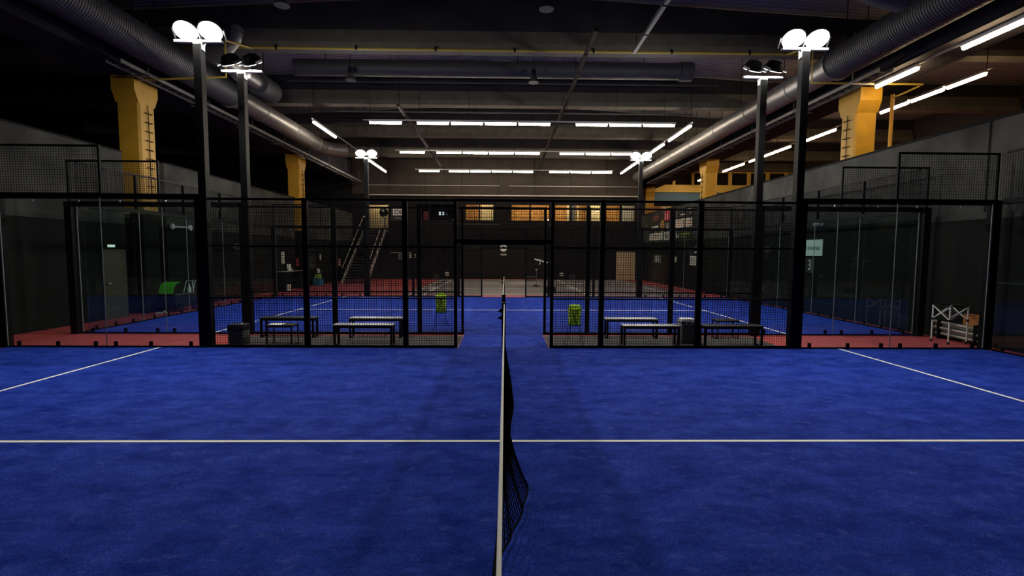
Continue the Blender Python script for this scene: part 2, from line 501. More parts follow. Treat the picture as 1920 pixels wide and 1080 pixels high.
# rooms behind the windows
rm = struct('wall_rooms', 'lit upstairs rooms behind the internal windows', 'room')
MB().box(WL,WR,WB+0.25,41,3.45,3.6).build('room_floor', M['black'], rm)
MB().box(WL,WR,WB+0.25,41,6.3,6.4).build('room_ceiling', M['upperwall'], rm)
MB().box(-3.4,WR,39.9,40.0,3.6,6.3).build('timber_wall', M['orange'], rm)
MB().box(-7.4,-3.4,39.9,40.0,3.6,6.3).build('dark_wall', M['backwall'], rm)
MB().box(WL,-8.0,38.6,38.7,3.6,6.3).build('stair_wall', M['tan'], rm)
MB().box(-3.35,-3.25,WB+0.25,40,3.6,6.3).build('partition', M['pale'], rm)
MB().box(-8.0,-7.9,WB+0.25,40,3.6,6.3).build('partition', M['backwall'], rm)
MB().box(-1.75,-0.7,39.2,39.3,3.6,6.3).build('pale_panel', M['cream'], rm)
MB().box(6.75,7.95,39.2,39.3,3.6,6.3).build('pale_panel', M['cream'], rm)
MB().box(9.3,10.35,39.2,39.3,3.6,6.3).build('pale_panel', M['pale'], rm)
for x in (-2.0,4.95,5.75):
    MB().box(x,x+0.16,39.0,39.1,3.6,6.3).build('pale_post', M['cream'], rm)
MB().box(5.1,5.7,39.3,39.4,3.6,6.3).build('grey_panel', M['bin'], rm)
for x0, x1 in ((-10.2,-8.6),(-2.2,-1.2),(1.2,2.9),(4.1,5.6),(6.7,7.5),(7.9,8.9)):
    l = thing('room_lamp', 'ceiling lamp strip seen through the upstairs opening at the %s' % {-10.2:'stair head',-2.2:'left timber window',1.2:'window right of the middle pilaster',4.1:'pale post window',6.7:'narrow yellow window',7.9:'orange window near the right wall'}[x0], 'lamp')
    MB().box(x0,x1,38.05,38.25,6.2,6.3).build('housing', M['white'], l)
    MB().box(x0+0.02,x1-0.02,38.07,38.23,6.17,6.2).build('diffuser', M['roomtube'], l)
def quad(name, m, y, x0, x1, z0, z1, label, cat, parent=None):
    o = MB().box(x0,x1,y-0.02,y,z0,z1).build(name, m, parent)
    if label: tag(o, label, cat)
    return o
quad('poster', M['red_sign'], 38.2, -6.2,-5.75, 4.35,5.1, 'red poster inside the dark leftmost upstairs window', 'poster')
quad('screen', M['screen'], 38.2, -5.0,-4.6, 4.85,5.1, 'small lit screen inside the dark leftmost upstairs window', 'screen')
# ---- hall on the right, far wall
t = struct('wall_far_hall', 'far wall of the right hall with blue and yellow bands', 'wall')
MB().box(WR+0.25,24,40.6,40.9,0,10.8).build('wall_panel', M['backwall'], t)
MB().box(WR+0.25,24,40.4,40.6,6.15,7.0).build('blue_band', M['blue_band'], t)
MB().box(WR+0.25,24,40.3,40.6,7.0,7.6).build('yellow_beam', M['ypaint'], t)
MB().box(WR+0.25,24,40.3,40.6,8.6,8.9).build('yellow_beam', M['ypaint'], t)
for i in range(8):
    x = 12.2+i*1.55
    MB().box(x,x+0.2,40.35,40.6,7.6,8.6).build('yellow_post', M['ypaint'], t)
MB().box(WR+0.25,24,40.45,40.6,4.2,5.85).build('lit_panel', M['litpanel'], t)
MB().box(WR+0.25,12.9,40.4,40.45,4.2,5.85).build('orange_panel', M['orange'], t)
# ---------------------------------------------------------------- roof, beams, girders, columns
ce = struct('ceiling', 'dark corrugated roof deck of the hall', 'ceiling')
MB().prism([(-24,9.9),(-12,9.9),(0,10.65),(12,9.9),(24,9.9),(24,10.2),(12,10.2),(0,10.95),(-12,10.2),(-24,10.2)], 'y', -6, 42).build('roof_deck', M['deck'], ce)
for y in (11.0,17.0,23.1,29.1,35.2,40.0):
    b = struct('roof_beam', 'concrete roof beam crossing the hall %s' % {11.0:'above the near fence, out of frame',17.0:'nearest in view, with a pale bottom flange',23.1:'second in view, behind the cross duct',29.1:'above the grey floor lights, third in view',35.2:'close to the back wall',40.0:'over the upstairs rooms'}[y], 'roof beam')
    MB().box(-23.9,23.9,y-0.25,y+0.25,8.65,8.85).build('flange', M['concrete'], b)
    MB().prism([(y-0.25,8.85),(y+0.25,8.85),(y+0.1,9.3),(y-0.1,9.3)], 'x', -23.9, 23.9).build('flange_slope', M['concrete'], b)
    MB().prism([(-23.9,9.28),(23.9,9.28),(23.9,9.85),(12,9.85),(0,10.5),(-12,9.85),(-23.9,9.85)], 'y', y-0.09, y+0.09).build('web', M['darkconc'], b)
for s, nm in ((-1,'left'),(1,'right')):
    x0, x1 = sorted((s*11.05, s*12.3))
    b = struct('girder', 'dark concrete girder along the %s row of yellow columns' % nm, 'girder')
    MB().box(x0,x1,-6,40.3,7.25,7.6).build('soffit', M['darkconc'], b)
    xa, xb = sorted((s*11.35, s*12.0))
    MB().box(xa,xb,-6,40.3,7.6,8.65).build('web', M['darkconc'], b)
def column(x0, x1, y0, y1, s, zb, label):
    c = struct('column', label, 'column', loc=(0,0,0))
    b = 0.06
    def shaft(z0, z1): return MB().prism([(x0+b,y0),(x1-b,y0),(x1,y0+b),(x1,y1-b),(x1-b,y1),(x0+b,y1),(x0,y1-b),(x0,y0+b)], 'z', z0, z1)
    shaft(0,zb).build('painted_base', M['black'], c)
    shaft(zb,6.5).build('shaft', M['yellow'], c)
    cap = MB()
    e = 0.16
    cap.prism([(y0,6.5),(y1,6.5),(y1+e,6.85),(y1+e,7.25),(y0-e,7.25),(y0-e,6.85)], 'x', x0+0.002, x1-0.002)
    cap.build('capital', M['yellow'], c)
    irons = MB()
    xi = x1 if s < 0 else x0
    d = 0.07 if s < 0 else -0.07
    yy = (y0+y1)/2
    irons.tube([(xi+d*0.4,yy,zb+0.5),(xi+d*0.4,yy,6.5)],0.012,5)
    z = zb+0.6
    while z < 6.5:
        irons.tube([(xi-d*0.2,yy-0.12,z),(xi+d,yy-0.12,z),(xi+d,yy+0.12,z),(xi-d*0.2,yy+0.12,z)],0.012,5)
        z += 0.28
    irons.build('step_irons', M['black'], c)
    return c
column(-11.9,-11.2,15.6,16.3,-1,3.12,'yellow concrete column at left, nearest on its side')
column(-11.9,-11.2,27.5,28.2,-1,3.12,'yellow concrete column at left, farther along the wall')
column(11.25,11.95,15.9,16.6,1,0.4,'yellow concrete column behind the right wall, nearest on its side')
column(11.25,11.95,27.7,28.4,1,0.4,'yellow concrete column behind the right wall, second away')
column(11.25,11.95,39.3,40.0,1,0.4,'yellow concrete column behind the right wall, farthest by the blue band')
def tubething(name, label, cat, pts, r, m, n=10, fit=None):
    o = thing(name, label, cat)
    MB().tube(pts, r, n).build('pipe_run', M[m], o, True)
    return o
p = thing('conduit','yellow conduit from the left column top up to the first beam','pipe')
MB().tube([(-11.3,15.55,7.14),(-8.3,15.2,7.14),(-8.3,15.2,8.2),(-8.3,16.8,8.62)],0.03,8).build('pipe_run',M['ypipe'],p,True)
p = thing('conduit','yellow conduit from the first beam across the right column top','pipe')
MB().tube([(9.4,16.8,8.62),(9.4,15.3,8.3),(9.4,15.3,7.2),(12.85,15.3,7.2),(12.95,16.1,7.2),(12.95,16.6,7.2)],0.03,8).build('pipe_run',M['ypipe'],p,True)
p = thing('pipe_post','slim yellow upright pipe standing beyond the right wall beside the near column','pipe',(12.95,16.6,0))
MB().tube([(0,0,0),(0,0,7.3)],0.055,10).build('pipe_run',M['yellow'],p,True)
p = thing('gas_pipe','thin yellow pipe running along the underside of the nearest roof beam','pipe')
MB().tube([(-8.7,16.7,8.6),(10.0,16.7,8.6)],0.035,8).build('pipe_run',M['ypipe'],p,True)
mb = MB()
for i in range(7): mb.box(-7.5+i*2.6,-7.44+i*2.6,16.66,16.74,8.56,8.7)
each(mb,'clip',M['steel'],p)
for y, z, nm in ((18.3,9.1,'just beyond the nearest roof beam'),(21.6,9.2,'beyond the cross duct'),(24.4,8.75,'in front of the first row of tube lights'),(27.2,8.9,'above the grey floor')):
    p = thing('ceiling_pipe','thin grey pipe crossing the ceiling %s' % nm,'pipe')
    MB().tube([(-9.2,y,z),(9.2,y,z)],0.04,8).build('pipe_run',M['rack'] if y < 20 else M['dullduct'],p,True)
    mb = MB()
    for i in range(6): mb.box(-7.5+i*3,-7.48+i*3,y-0.01,y+0.01,z,10.1)
    each(mb,'hanger',M['steel'],p)
# ---------------------------------------------------------------- ducts
def ribbed(r, y0, y1, x, z, step=0.12, n=28, rib=0.008):
    pr = []
    k = int((y1-y0)/step)
    for i in range(k):
        a = y0+i*step
        pr += [(r,a),(r,a+step*0.55),(r+rib,a+step*0.65),(r+rib,a+step*0.9)]
    pr.append((r,y1))
    return MB().lathe(pr, n, (x,0,z), 'y')
def duct_line(s, nm, yend):
    d = thing('air_duct','long round sheet-metal air duct along the %s girder' % nm,'air duct')
    x, z = s*9.95, 7.66
    yb = 18.4 if s < 0 else 14.9
    ribbed(0.46,-5.5,yb,x,z,0.075).build('ribbed_section', M['dullduct'], d, True)
    MB().lathe([(0.46,yb),(0.50,yb+0.02),(0.50,yb+0.1),(0.40,yb+0.18)],28,(x,0,z),'y').build('collar', M['duct'], d, True)
    MB().lathe([(0.385,yb+0.1),(0.385,yend)],28,(x,0,z),'y').build('smooth_section', M['duct'], d, True)
    y = yb+2.2
    while y < yend-0.5:
        MB().lathe([(0.385,y),(0.405,y+0.01),(0.405,y+0.09),(0.385,y+0.1)],28,(x,0,z),'y').build('joint_ring', M['duct'], d, True)
        y += 2.9
    hg = MB()
    y = 8.0
    while y < yend:
        for k in (-0.3,0.3): hg.box(x+k-0.01,x+k+0.01,y-0.01,y+0.01,z+0.3,roof_z(x))
        y += 3.1
    each(hg,'hanger', M['steel'], d)
    return d
d = duct_line(-1,'left',27.5)
MB().tube([(-9.95,27.4,7.66),(-9.6,28.2,7.68),(-8.9,28.5,7.7)],0.38,20).build('elbow',M['duct'],d,True)
d = duct_line(1,'right',37.0)
MB().tube([(9.95,11.9,7.9),(9.2,12.4,8.4),(8.5,12.7,8.9)],0.32,20).build('stub_branch',M['dullduct'],d,True)
d = thing('branch_duct','short stepped branch duct hanging left beside the second light pole','air duct')
x, z = -8.85, 7.98
MB().lathe([(0.30,15.6),(0.30,17.0)],24,(x,0,z),'y').build('upper_section',M['duct'],d,True)
MB().lathe([(0.31,17.0),(0.35,17.03),(0.35,17.12),(0.31,17.15)],24,(x,0,z),'y').build('joint_ring',M['galv'],d,True)
MB().lathe([(0.26,17.1),(0.26,18.3)],24,(x,0,z),'y').build('lower_section',M['duct'],d,True)
MB().lathe([(0.40,18.2),(0.40,19.3)],24,(x,0,z),'y').build('end_drum',M['dullduct'],d,True)
MB().tube([(x,16.0,z+0.1),(x+0.35,16.1,z+0.6),(x+0.4,16.2,9.0)],0.2,16).build('riser',M['duct'],d,True)
d = thing('cross_duct','dark round duct crossing the hall behind the nearest roof beam','air duct')
MB().lathe([(0.31,-8.2),(0.31,6.9)],24,(0,19.9,9.15),'x').build('duct_run',M['dullduct'],d,True)
MB().lathe([(0.2,6.9),(0.36,6.92),(0.36,7.4),(0.34,7.42)],24,(0,19.9,9.15),'x').build('end_drum',M['dullduct'],d,True)
mb = MB()
for i in range(6): mb.box(-7+i*2.5,-6.98+i*2.5,19.89,19.91,9.4,10.3)
each(mb,'hanger',M['steel'],d)
# cable ladders
for s, nm, ye in ((-1,'left',36.8),(1,'right',36.5)):
    t = thing('cable_ladder','steel cable ladder hung along the %s girder' % nm,'cable ladder')
    for x in (s*10.5,s*10.9):
        MB().box(x-0.015,x+0.015,14.0,ye,7.1,7.2).build('side_rail',M['rack'],t)
    mb = MB(); y = 14.2
    while y < ye: mb.box(min(s*10.5,s*10.9),max(s*10.5,s*10.9),y-0.015,y+0.015,7.12,7.15); y += 0.35
    each(mb,'rung',M['rack'],t)
    mb = MB(); y = 15.0
    while y < ye: mb.box(min(s*10.4,s*11.1),max(s*10.4,s*11.1),y-0.02,y+0.02,7.06,7.1); mb.box(s*10.45-0.01,s*10.45+0.01,y-0.01,y+0.01,7.1,8.6); y += 3.0
    each(mb,'bracket',M['rack'],t)
# ---------------------------------------------------------------- tube lights
def tube_light(x0, x1, y0, y1, z, label, group, m='tube'):
    cx, cy = (x0+x1)/2, (y0+y1)/2
    t = thing('tube_light', label, 'tube light', (cx,cy,z), 0, group)
    hx, hy = (x1-x0)/2, (y1-y0)/2
    w = 0.06
    hx, hy = max(hx,w), max(hy,w)
    MB().box(-hx,hx,-hy,hy,0.05,0.11).build('housing', M['white'], t)
    n = 8
    if hx > hy: MB().tube([(-hx+0.03,0,0.01),(hx-0.03,0,0.01)],0.055,n).build('tube', M[m], t)
    else: MB().tube([(0,-hy+0.03,0.01),(0,hy-0.03,0.01)],0.055,n).build('tube', M[m], t)
    return t
ORD = ['first','second','third','fourth','fifth','sixth','seventh','eighth','ninth','tenth','eleventh']
XS = [-6.03,-3.92,-2.40,-0.89,0.62,3.20,4.72,6.24]
for y, rn in ((22.5,'nearest'),(28.95,'middle'),(35.4,'farthest')):
    for i, x in enumerate(XS):
        tube_light(x, x+1.45, y, y, 7.72, 'lit ceiling tube, %s from the left in the %s row across the hall' % (ORD[i], rn), 'lit tubes in the %s cross row' % rn)
    t = thing('light_rail','slim grey rail carrying the %s cross row of ceiling tubes' % rn,'light rail')
    MB().box(-6.3,7.75,y-0.03,y+0.03,7.83,7.88).build('rail',M['galv'],t)
    mb = MB()
    for i in range(7): mb.box(-6+i*2.2,-5.985+i*2.2,y-0.008,y+0.008,7.88,roof_z(-6+i*2.2))
    each(mb,'hanger_wire',M['steel'],t)
def yrow(x, starts, L, z, who, group, m='tube'):
    for i, y in enumerate(starts):
        tube_light(x, x, y, y+L, z, 'lit ceiling tube, %s from the camera in the row %s' % (ORD[i], who), group, m)
    t = thing('light_rail','slim rail carrying the ceiling tubes %s' % who,'light rail')
    MB().box(x-0.03,x+0.03,starts[0]-0.2,starts[-1]+L+0.2,z+0.11,z+0.16).build('rail',M['galv'],t)
    mb = MB(); y = starts[0]
    while y < starts[-1]+L: mb.box(x-0.008,x+0.008,y-0.008,y+0.008,z+0.16,7.25 if z < 7.5 else roof_z(x)); y += 3
    each(mb,'hanger_wire',M['steel'],t)
yrow(-8.5,(22.5,23.95,31.5,33.0,34.5),1.45,7.72,'beside the left duct','lit tubes beside the left duct')
yrow(8.42,(22.5,24.0,26.3,27.9,29.5,31.1,32.7,34.3),1.5,7.72,'beside the right duct','lit tubes beside the right duct')
yrow(11.4,(10.9,13.75),1.55,7.09,'under the right girder','lit tubes under the right girder','warmtube')
yrow(15.3,(15.8,17.3,18.8,22.9,24.35,26.5,28.0,29.5,31.6,33.2,37.6),1.4,7.72,'deep in the right hall','lit tubes deep in the right hall','warmtube')
def dark_track(x, y0, y1, m, label):
    t = thing('light_track', label, 'light track')
    y = y0
    while y < y1-0.5:
        MB().box(x-0.05,x+0.05,y,min(y+1.5,y1),7.90,8.0).build('unlit_batten', M[m], t)
        MB().box(x-0.04,x+0.04,min(y+1.5,y1),min(y+1.58,y1),7.92,7.98).build('joint', M['steel'], t)
        y += 1.58
    mb = MB(); y = y0+0.3
    while y < y1: mb.box(x-0.008,x+0.008,y-0.008,y+0.008,8.0,roof_z(x)); y += 3.5
    each(mb,'hanger_wire',M['steel'],t)
dark_track(-4.35,20.6,36.6,'track','unlit row of ceiling battens left of centre over the grey floor')
dark_track(2.45,13.6,36.6,'track','unlit row of ceiling battens right of centre over the grey floor')
dark_track(3.85,7.5,15.0,'bin','pale unlit row of battens at top right of centre, nearest the camera')
def high_bay(x, y, z, label):
    t = thing('bell_lamp', label, 'ceiling lamp', (x,y,z))
    MB().lathe([(0.20,0.0),(0.19,0.02),(0.12,0.2),(0.07,0.26)],20).build('reflector',M['dullduct'],t,True)
    MB().lathe([(0.08,0.24),(0.09,0.26),(0.09,0.46),(0.05,0.5)],16).build('body',M['black'],t,True)
    MB().tube([(0,0,0.48),(0,0,roof_z(x)-z+0.01)],0.012,6).build('cable',M['black'],t)
high_bay(1.1,13.5,8.4,'dark unlit bell lamp at top edge right of centre')
high_bay(-5.86,13.5,8.4,'dark unlit bell lamp at top edge left of centre')
high_bay(-5.8,19.1,8.4,'dark unlit bell lamp hanging left under the cross duct')
high_bay(1.1,19.1,8.4,'dark unlit bell lamp hanging under the middle of the cross duct')

# ---------------------------------------------------------------- padel courts
PITCH = 0.05
def post(x, y, z1, wx, wy): return MB().box(x-wx/2,x+wx/2,y-wy/2,y+wy/2,0,z1)
def fence(y, out, label):
    """12 m mesh side with a doorway; out = +1 when the outside lies towards +y"""
    t = thing('mesh_fence', label, 'wire mesh fence', (0,y,0))
    yo = 0.05*out
    for x, wx in ((-4,0.11),(-2,0.10),(2,0.10),(4,0.11)):
        post(x,yo,3.03,wx,0.07).build('post',M['steel'],t)
    for x in (-0.98,0.98):
        post(x,yo,3.03,0.06,0.06).build('door_post',M['steel'],t)
    xs = [-5.92,-4,-2,-0.98]
    for s in (-1,1):
        for i in range(3):
            a, b = sorted((s*abs(xs[i]), s*abs(xs[i+1])))
            a += 0.03; b -= 0.03
            p = MB(); p.grid_wires((a,0,0.06),(1,0,0),(0,0,1),b-a,2.92,PITCH)
            p.build('mesh_panel',M['wire'],t)
        a, b = sorted((s*0.95,s*5.92))
        for z, h in ((0.03,0.06),(1.02,0.03),(2.07,0.03),(3.0,0.045)):
            MB().box(a,b,yo-0.02,yo+0.02,z-h/2,z+h/2).build('rail',M['steel'],t)
    MB().box(-0.98,0.98,yo-0.03,yo+0.03,2.14,2.22).build('door_lintel',M['steel'],t)
    MB().box(-0.98,0.98,yo-0.02,yo+0.02,2.98,3.03).build('rail',M['steel'],t)
    p = MB(); p.grid_wires((-0.95,0,2.22),(1,0,0),(0,0,1),1.9,0.76,PITCH)
    p.build('mesh_panel',M['wire'],t)
    return t
def glass_side(y, s, out, label):
    """two glass panes from x=6.1 to 10 with a mesh top over the corner pane"""
    t = thing('glass_wall', label, 'glass wall', (0,y,0))
    def X(a, b): return sorted((s*a, s*b))
    yo0, yo1 = sorted((0.015*out, 0.10*out))
    for a, b in ((6.16,8.0),(8.012,9.97)):
        x0, x1 = X(a,b)
        g = MB().box(x0,x1,-0.006,0.006,0.03,3.0).build('glass_pane',M['glass'],t)
    for a in (8.0,9.965):
        x0, x1 = X(a,a+0.012 if a < 9 else a+0.02)
        MB().box(x0,x1,-0.008,0.008,0.03,3.0).build('seal',M['seal'],t)
    x0, x1 = X(6.09,6.17); MB().box(x0,x1,yo0,yo1,0,3.08).build('end_post',M['steel'],t)
    x0, x1 = X(9.99,10.15); MB().box(x0,x1,*sorted((-0.02*out,0.14*out)),0,3.08).build('corner_post',M['steel'],t)
    x0, x1 = X(6.09,10.12); MB().box(x0,x1,yo0,yo1,2.98,3.09).build('top_beam',M['steel'],t)
    x0, x1 = X(6.09,10.12); MB().box(x0,x1,*sorted((0.01*out,0.05*out)),0,0.035).build('base_rail',M['steel'],t)
    for a in (6.3,7.1,7.8,8.2,8.95,9.72):
        x0, x1 = X(a,a+0.055)
        c = MB(); c.box(x0,x1,-0.02,0.02,0.03,0.13); c.box(x0+0.01,x1-0.01,-0.025,0.025,0.06,0.10)
        c.build('clip',M['steel'],t)
    for a in (6.7,7.6,8.4,9.3):
        c = MB().lathe([(0.018,-0.03),(0.022,-0.025),(0.022,-0.015)],10,(s*a,0,2.93),'y'); c.build('bolt',M['galv'],t)
    # mesh top
    x0, x1 = X(8.0,10.1)
    f = MB(); ym = (yo0+yo1)/2
    f.box(x0,x1,ym-0.02,ym+0.02,4.0,4.04); f.box(x0,x0+0.04,ym-0.02,ym+0.02,3.09,4.0); f.box(x1-0.04,x1,ym-0.02,ym+0.02,3.09,4.0)
    f.build('mesh_frame',M['steel'],t)
    p = MB(); p.grid_wires((x0+0.04,ym,3.1),(1,0,0),(0,0,1),x1-x0-0.08,0.9,PITCH); p.build('mesh_panel',M['wire'],t)
    return t
def glass_back(s, y0, label):
    t = thing('glass_wall', label, 'glass wall', (s*10.0,y0,0))
    xo0, xo1 = sorted((0.015*s,0.10*s))
    for k in range(5):
        MB().box(-0.006,0.006,k*2+0.16 if k == 0 else k*2+0.006,k*2+1.994 if k < 4 else 9.84,0.03,3.0).build('glass_pane',M['glass'],t)
        if k:
            MB().box(xo0,xo1,k*2-0.02,k*2+0.02,3.09,4.0).build('post',M['steel'],t)
            MB().box(-0.008,0.008,k*2-0.006,k*2+0.006,0.03,3.0).build('seal',M['seal'],t)
        for q in (0.4,1.0,1.6):
            MB().box(-0.02,0.02,k*2+q,k*2+q+0.05,0.03,0.13).build('clip',M['steel'],t)
        p = MB(); p.grid_wires(((xo0+xo1)/2,k*2+0.1,3.1),(0,1,0),(0,0,1),1.85,0.9,PITCH); p.build('mesh_panel',M['wire'],t)
    MB().box(xo0,xo1,0.15,9.85,2.98,3.09).build('top_beam',M['steel'],t)
    MB().box(*sorted((0.03*s,0.07*s)),0.15,9.85,4.0,4.04).build('top_rail',M['steel'],t)
    MB().box(*sorted((0.01*s,0.05*s)),0.15,9.85,0,0.035).build('base_rail',M['steel'],t)
    return t
fence(Y1,1,'black wire mesh fence with doorway on the near court, in front of the benches')
fence(Y2,-1,'black wire mesh fence with doorway standing just behind the benches')
fence(Y3,1,'farthest black wire mesh fence with doorway, at the edge of the grey floor')
for s, nm in ((-1,'left'),(1,'right')):
    glass_side(Y1,s,1,'glass wall at the %s end of the near court fence' % nm)
    glass_side(Y2,s,-1,'glass wall at the %s end of the fence behind the benches' % nm)
    glass_side(Y3,s,1,'glass wall at the %s end of the fence before the grey floor' % nm)
    glass_back(s,-0.04,'glass end wall of the near court at the %s picture edge' % nm)
    glass_back(s,Y2,'glass end wall of the second court along the %s concrete wall' % nm)

# ---------------------------------------------------------------- floodlight poles
def light_pole(x, y, face, label, lit=True):
    """face = +1 lamps towards +y, -1 towards -y"""
    t = thing('light_pole', label, 'floodlight pole', (x,y,0))
    MB().bbox(-0.075,0.075,-0.075,0.075,0,6.0).build('pole',M['pole'],t)
    MB().box(-0.085,0.085,-0.08,0.08,0,0.015).build('base_plate',M['steel'],t)
    MB().box(-0.46,0.46,-0.04,0.04,6.03,6.075).build('crossarm',M['galv'],t)
    br = MB().box(-0.09,0.09,-0.05,0.05,5.88,6.03)
    br.build('bracket',M['galv'],t)
    yaw = 0.25 if x < 0 else -0.25
    for dx in (-0.24,0.24):
        h = bpy.data.objects.new('floodlight_head', None); col.objects.link(h); h.parent = t
        h.location = (dx,0,6.27)
        # local -y is the beam direction; tilt it downwards
        rz = (0 if face < 0 else PI) + (yaw if face < 0 else -yaw)
        h.rotation_euler = (R(55),0,rz)
        MB().lathe([(0.10,0.16),(0.15,0.14),(0.20,0.03),(0.225,0.0),(0.225,-0.03),(0.21,-0.035)],28,(0,0,0),'y').build('housing',M['steel'],h,True)
        MB().lathe([(0.205,-0.036),(0.205,-0.042)],28,(0,0,0),'y').build('lens',M['lens'],h)
        y_ = MB()
        y_.box(-0.235,-0.225,-0.03,0.03,-0.20,0.03); y_.box(0.225,0.235,-0.03,0.03,-0.20,0.03)
        each(y_,'yoke_arm',M['galv'],h)
        ld = bpy.data.lights.new('flood_light','AREA'); ld.shape = 'DISK'; ld.size = 0.38
        ld.energy = FLOOD_W; ld.color = (1.0,0.96,0.90)
        lo = bpy.data.objects.new('flood_light',ld); col.objects.link(lo); lo.parent = h
        lo.location = (0,-0.06,0); lo.rotation_euler = (-PI/2,0,0)   # area light shines along its local -z -> local -y
    cab = MB().tube([(0.12,0.03,6.05),(0.06,0.06,5.98),(-0.02,0.07,6.02),(-0.12,0.05,6.1)],0.015,6)
    cab.build('cable',M['white'],t)
    return t
light_pole(-6.0,Y1+0.09,-1,'black floodlight pole with two glaring lamps at left, nearest the camera')
light_pole(6.0,Y1+0.09,-1,'black floodlight pole with two glaring lamps at right, nearest the camera')
light_pole(-6.0,Y2-0.09,1,'black pole at left whose floodlights face away from the camera')
light_pole(6.0,Y2-0.09,1,'black pole at right whose floodlights face away from the camera')
light_pole(-6.0,Y3+0.09,-1,'distant floodlight pole with two glaring lamps, left before the grey floor')
light_pole(6.0,Y3+0.09,-1,'distant floodlight pole with two glaring lamps, right before the grey floor')

# ---------------------------------------------------------------- nets
NB = [(0.0,-0.05),(2.7,-0.07),(3.04,-0.01),(3.2,0.05),(3.58,0.15),(3.89,0.205),(4.29,0.145),(4.84,0.03),(5.23,0.08),(6.16,0.13),(6.9,0.12),(7.85,0.10),(8.6,0.05),(9.3,0.02),(9.9,0.01)]
def nbx(y):
    for (a, u), (b, v) in zip(NB, NB[1:]):
        if a <= y <= b:
            k = (y-a)/(b-a); k = k*k*(3-2*k)
            return u+(v-u)*k
    return NB[-1][1]
def net(y0, y1, label, detailed):
    t = thing('padel_net', label, 'net', (0,y0,0))
    L = y1-y0
    top = lambda v: 0.88+0.04*abs(v-L/2)/(L/2)
    tx = lambda v: -0.02+0.03*v/L
    tp = MB(); N = 40
    for off in (0,):
        vs = []; fs = []
        for i in range(N+1):
            v = 0.05+(L-0.1)*i/N; z = top(v); x = tx(v)
            vs += [(x-0.008,v,z-0.055),(x+0.008,v,z-0.055),(x+0.009,v,z-0.004),(x+0.004,v,z),(x-0.004,v,z),(x-0.009,v,z-0.004)]
        for i in range(N):
            for k in range(6):
                a = i*6+k; b = i*6+(k+1) % 6
                fs.append((a,b,b+6,a+6))
        fs += [(5,4,3,2,1,0), tuple(N*6+k for k in range(6))]
        tp.add(vs,fs)
    tp.build('white_tape',M['tape'],t)
    def P(v, k):
        """k 0 at the tape, 1 at the foot"""
        x0 = tx(v); zt = top(v)-0.05
        b = nbx(v) if detailed else 0.02
        x = x0+(b-x0)*(k**1.8)
        return (x, v, zt+(0.03-zt)*k)
    nn = MB()
    nv = int((L-0.16)/0.042)
    for i in range(nv+1):
        v = 0.08+(L-0.16)*i/nv
        nn.tube([P(v,k/8) for k in range(9)],0.0042,3,False)
    nh = 19
    for j in range(nh+1):
        nn.tube([P(0.08+(L-0.16)*i/110,j/nh) for i in range(111)],0.0042 if j < nh else 0.009,3,False)
    nn.build('netting',M['net'],t)
    for v in (0.03,L-0.03):
        MB().bbox(-0.04,0.04,v-0.03,v+0.03,0,0.93).build('net_post',M['steel'],t)
        MB().box(-0.055,0.055,v-0.045,v+0.045,0.93,0.95).build('post_cap',M['steel'],t)
    tie = MB()
    for z in (0.66,0.80):
        tie.add([(-0.03,L-0.12,z-0.05),(-0.03,L-0.12,z+0.05),(-0.13,L-0.14,z-0.02),(-0.03,L-0.10,z-0.05),(-0.03,L-0.10,z+0.05),(-0.13,L-0.12,z-0.02)],
                [(0,1,2),(5,4,3),(0,3,4,1),(1,4,5,2),(2,5,3,0)])
    tie.build('strap_end',M['net'],t)
    return t
net(-0.02,Y1-0.02,'black padel net with white tape running away from the camera, near court',True)
net(Y2+0.02,Y3-0.02,'black padel net with white tape across the second court, seen end on',False)

# ---------------------------------------------------------------- furniture between the courts
def bench(x0, x1, y0, y1, h, seat, label, name='bench', cat='bench', group=None, tk=0.04):
    cx, cy = (x0+x1)/2, (y0+y1)/2
    t = thing(name, label, cat, (cx,cy,0.006), 0, group)
    a, b = (x1-x0)/2, (y1-y0)/2
    MB().bbox(-a,a,-b,b,h-0.028,h,0.004).build('seat' if name == 'bench' else 'table_top',M[seat],t)
    f = MB(); f.box(-a+0.01,a-0.01,-b+0.01,-b+0.01+tk,h-0.028-tk,h-0.028); f.box(-a+0.01,a-0.01,b-0.01-tk,b-0.01,h-0.028-tk,h-0.028)
    f.build('apron',M['steel'],t)
    for sx in (-1,1):
        for sy in (-1,1):
            x_, y_ = sx*(a-0.01-tk/2), sy*(b-0.01-tk/2)
            MB().box(x_-tk/2,x_+tk/2,y_-tk/2,y_+tk/2,0,h-0.028).build('leg',M['steel'],t)
        x_ = sx*(a-0.01-tk/2)
        f = MB(); f.box(x_-tk/2,x_+tk/2,-b+0.01+tk,b-0.01-tk,0,tk*0.8); f.box(x_-tk/2,x_+tk/2,-b+0.01+tk,b-0.01-tk,h-0.028-tk,h-0.028)
        f.build('side_stretcher',M['steel'],t)
    return t
gB = 'low benches between the two courts'
bench(-5.55,-4.32,11.18,11.5,0.45,'seat_black','black bench, back row, leftmost, behind the small table with paper',group=gB)
bench(-3.53,-2.33,11.15,11.47,0.45,'seat_sheen','bench with grey sheen painted on its seat, left of doorway, back row against the second court fence',group=gB)
bench(-3.53,-2.3,10.12,10.42,0.45,'seat_sheen','bench with grey sheen painted on its seat, left of doorway, front row against the near fence',group=gB)
bench(2.36,3.56,11.15,11.47,0.45,'seat_sheen','bench with grey sheen painted on its seat, right of doorway, back row against the second court fence',group=gB)
bench(2.5,3.70,10.12,10.42,0.45,'seat_sheen','bench with grey sheen painted on its seat, right of doorway, front row beside the bin',group=gB)
bench(4.2,5.46,10.12,10.45,0.45,'seat_black','black bench, front row, rightmost near the right light pole',group=gB)
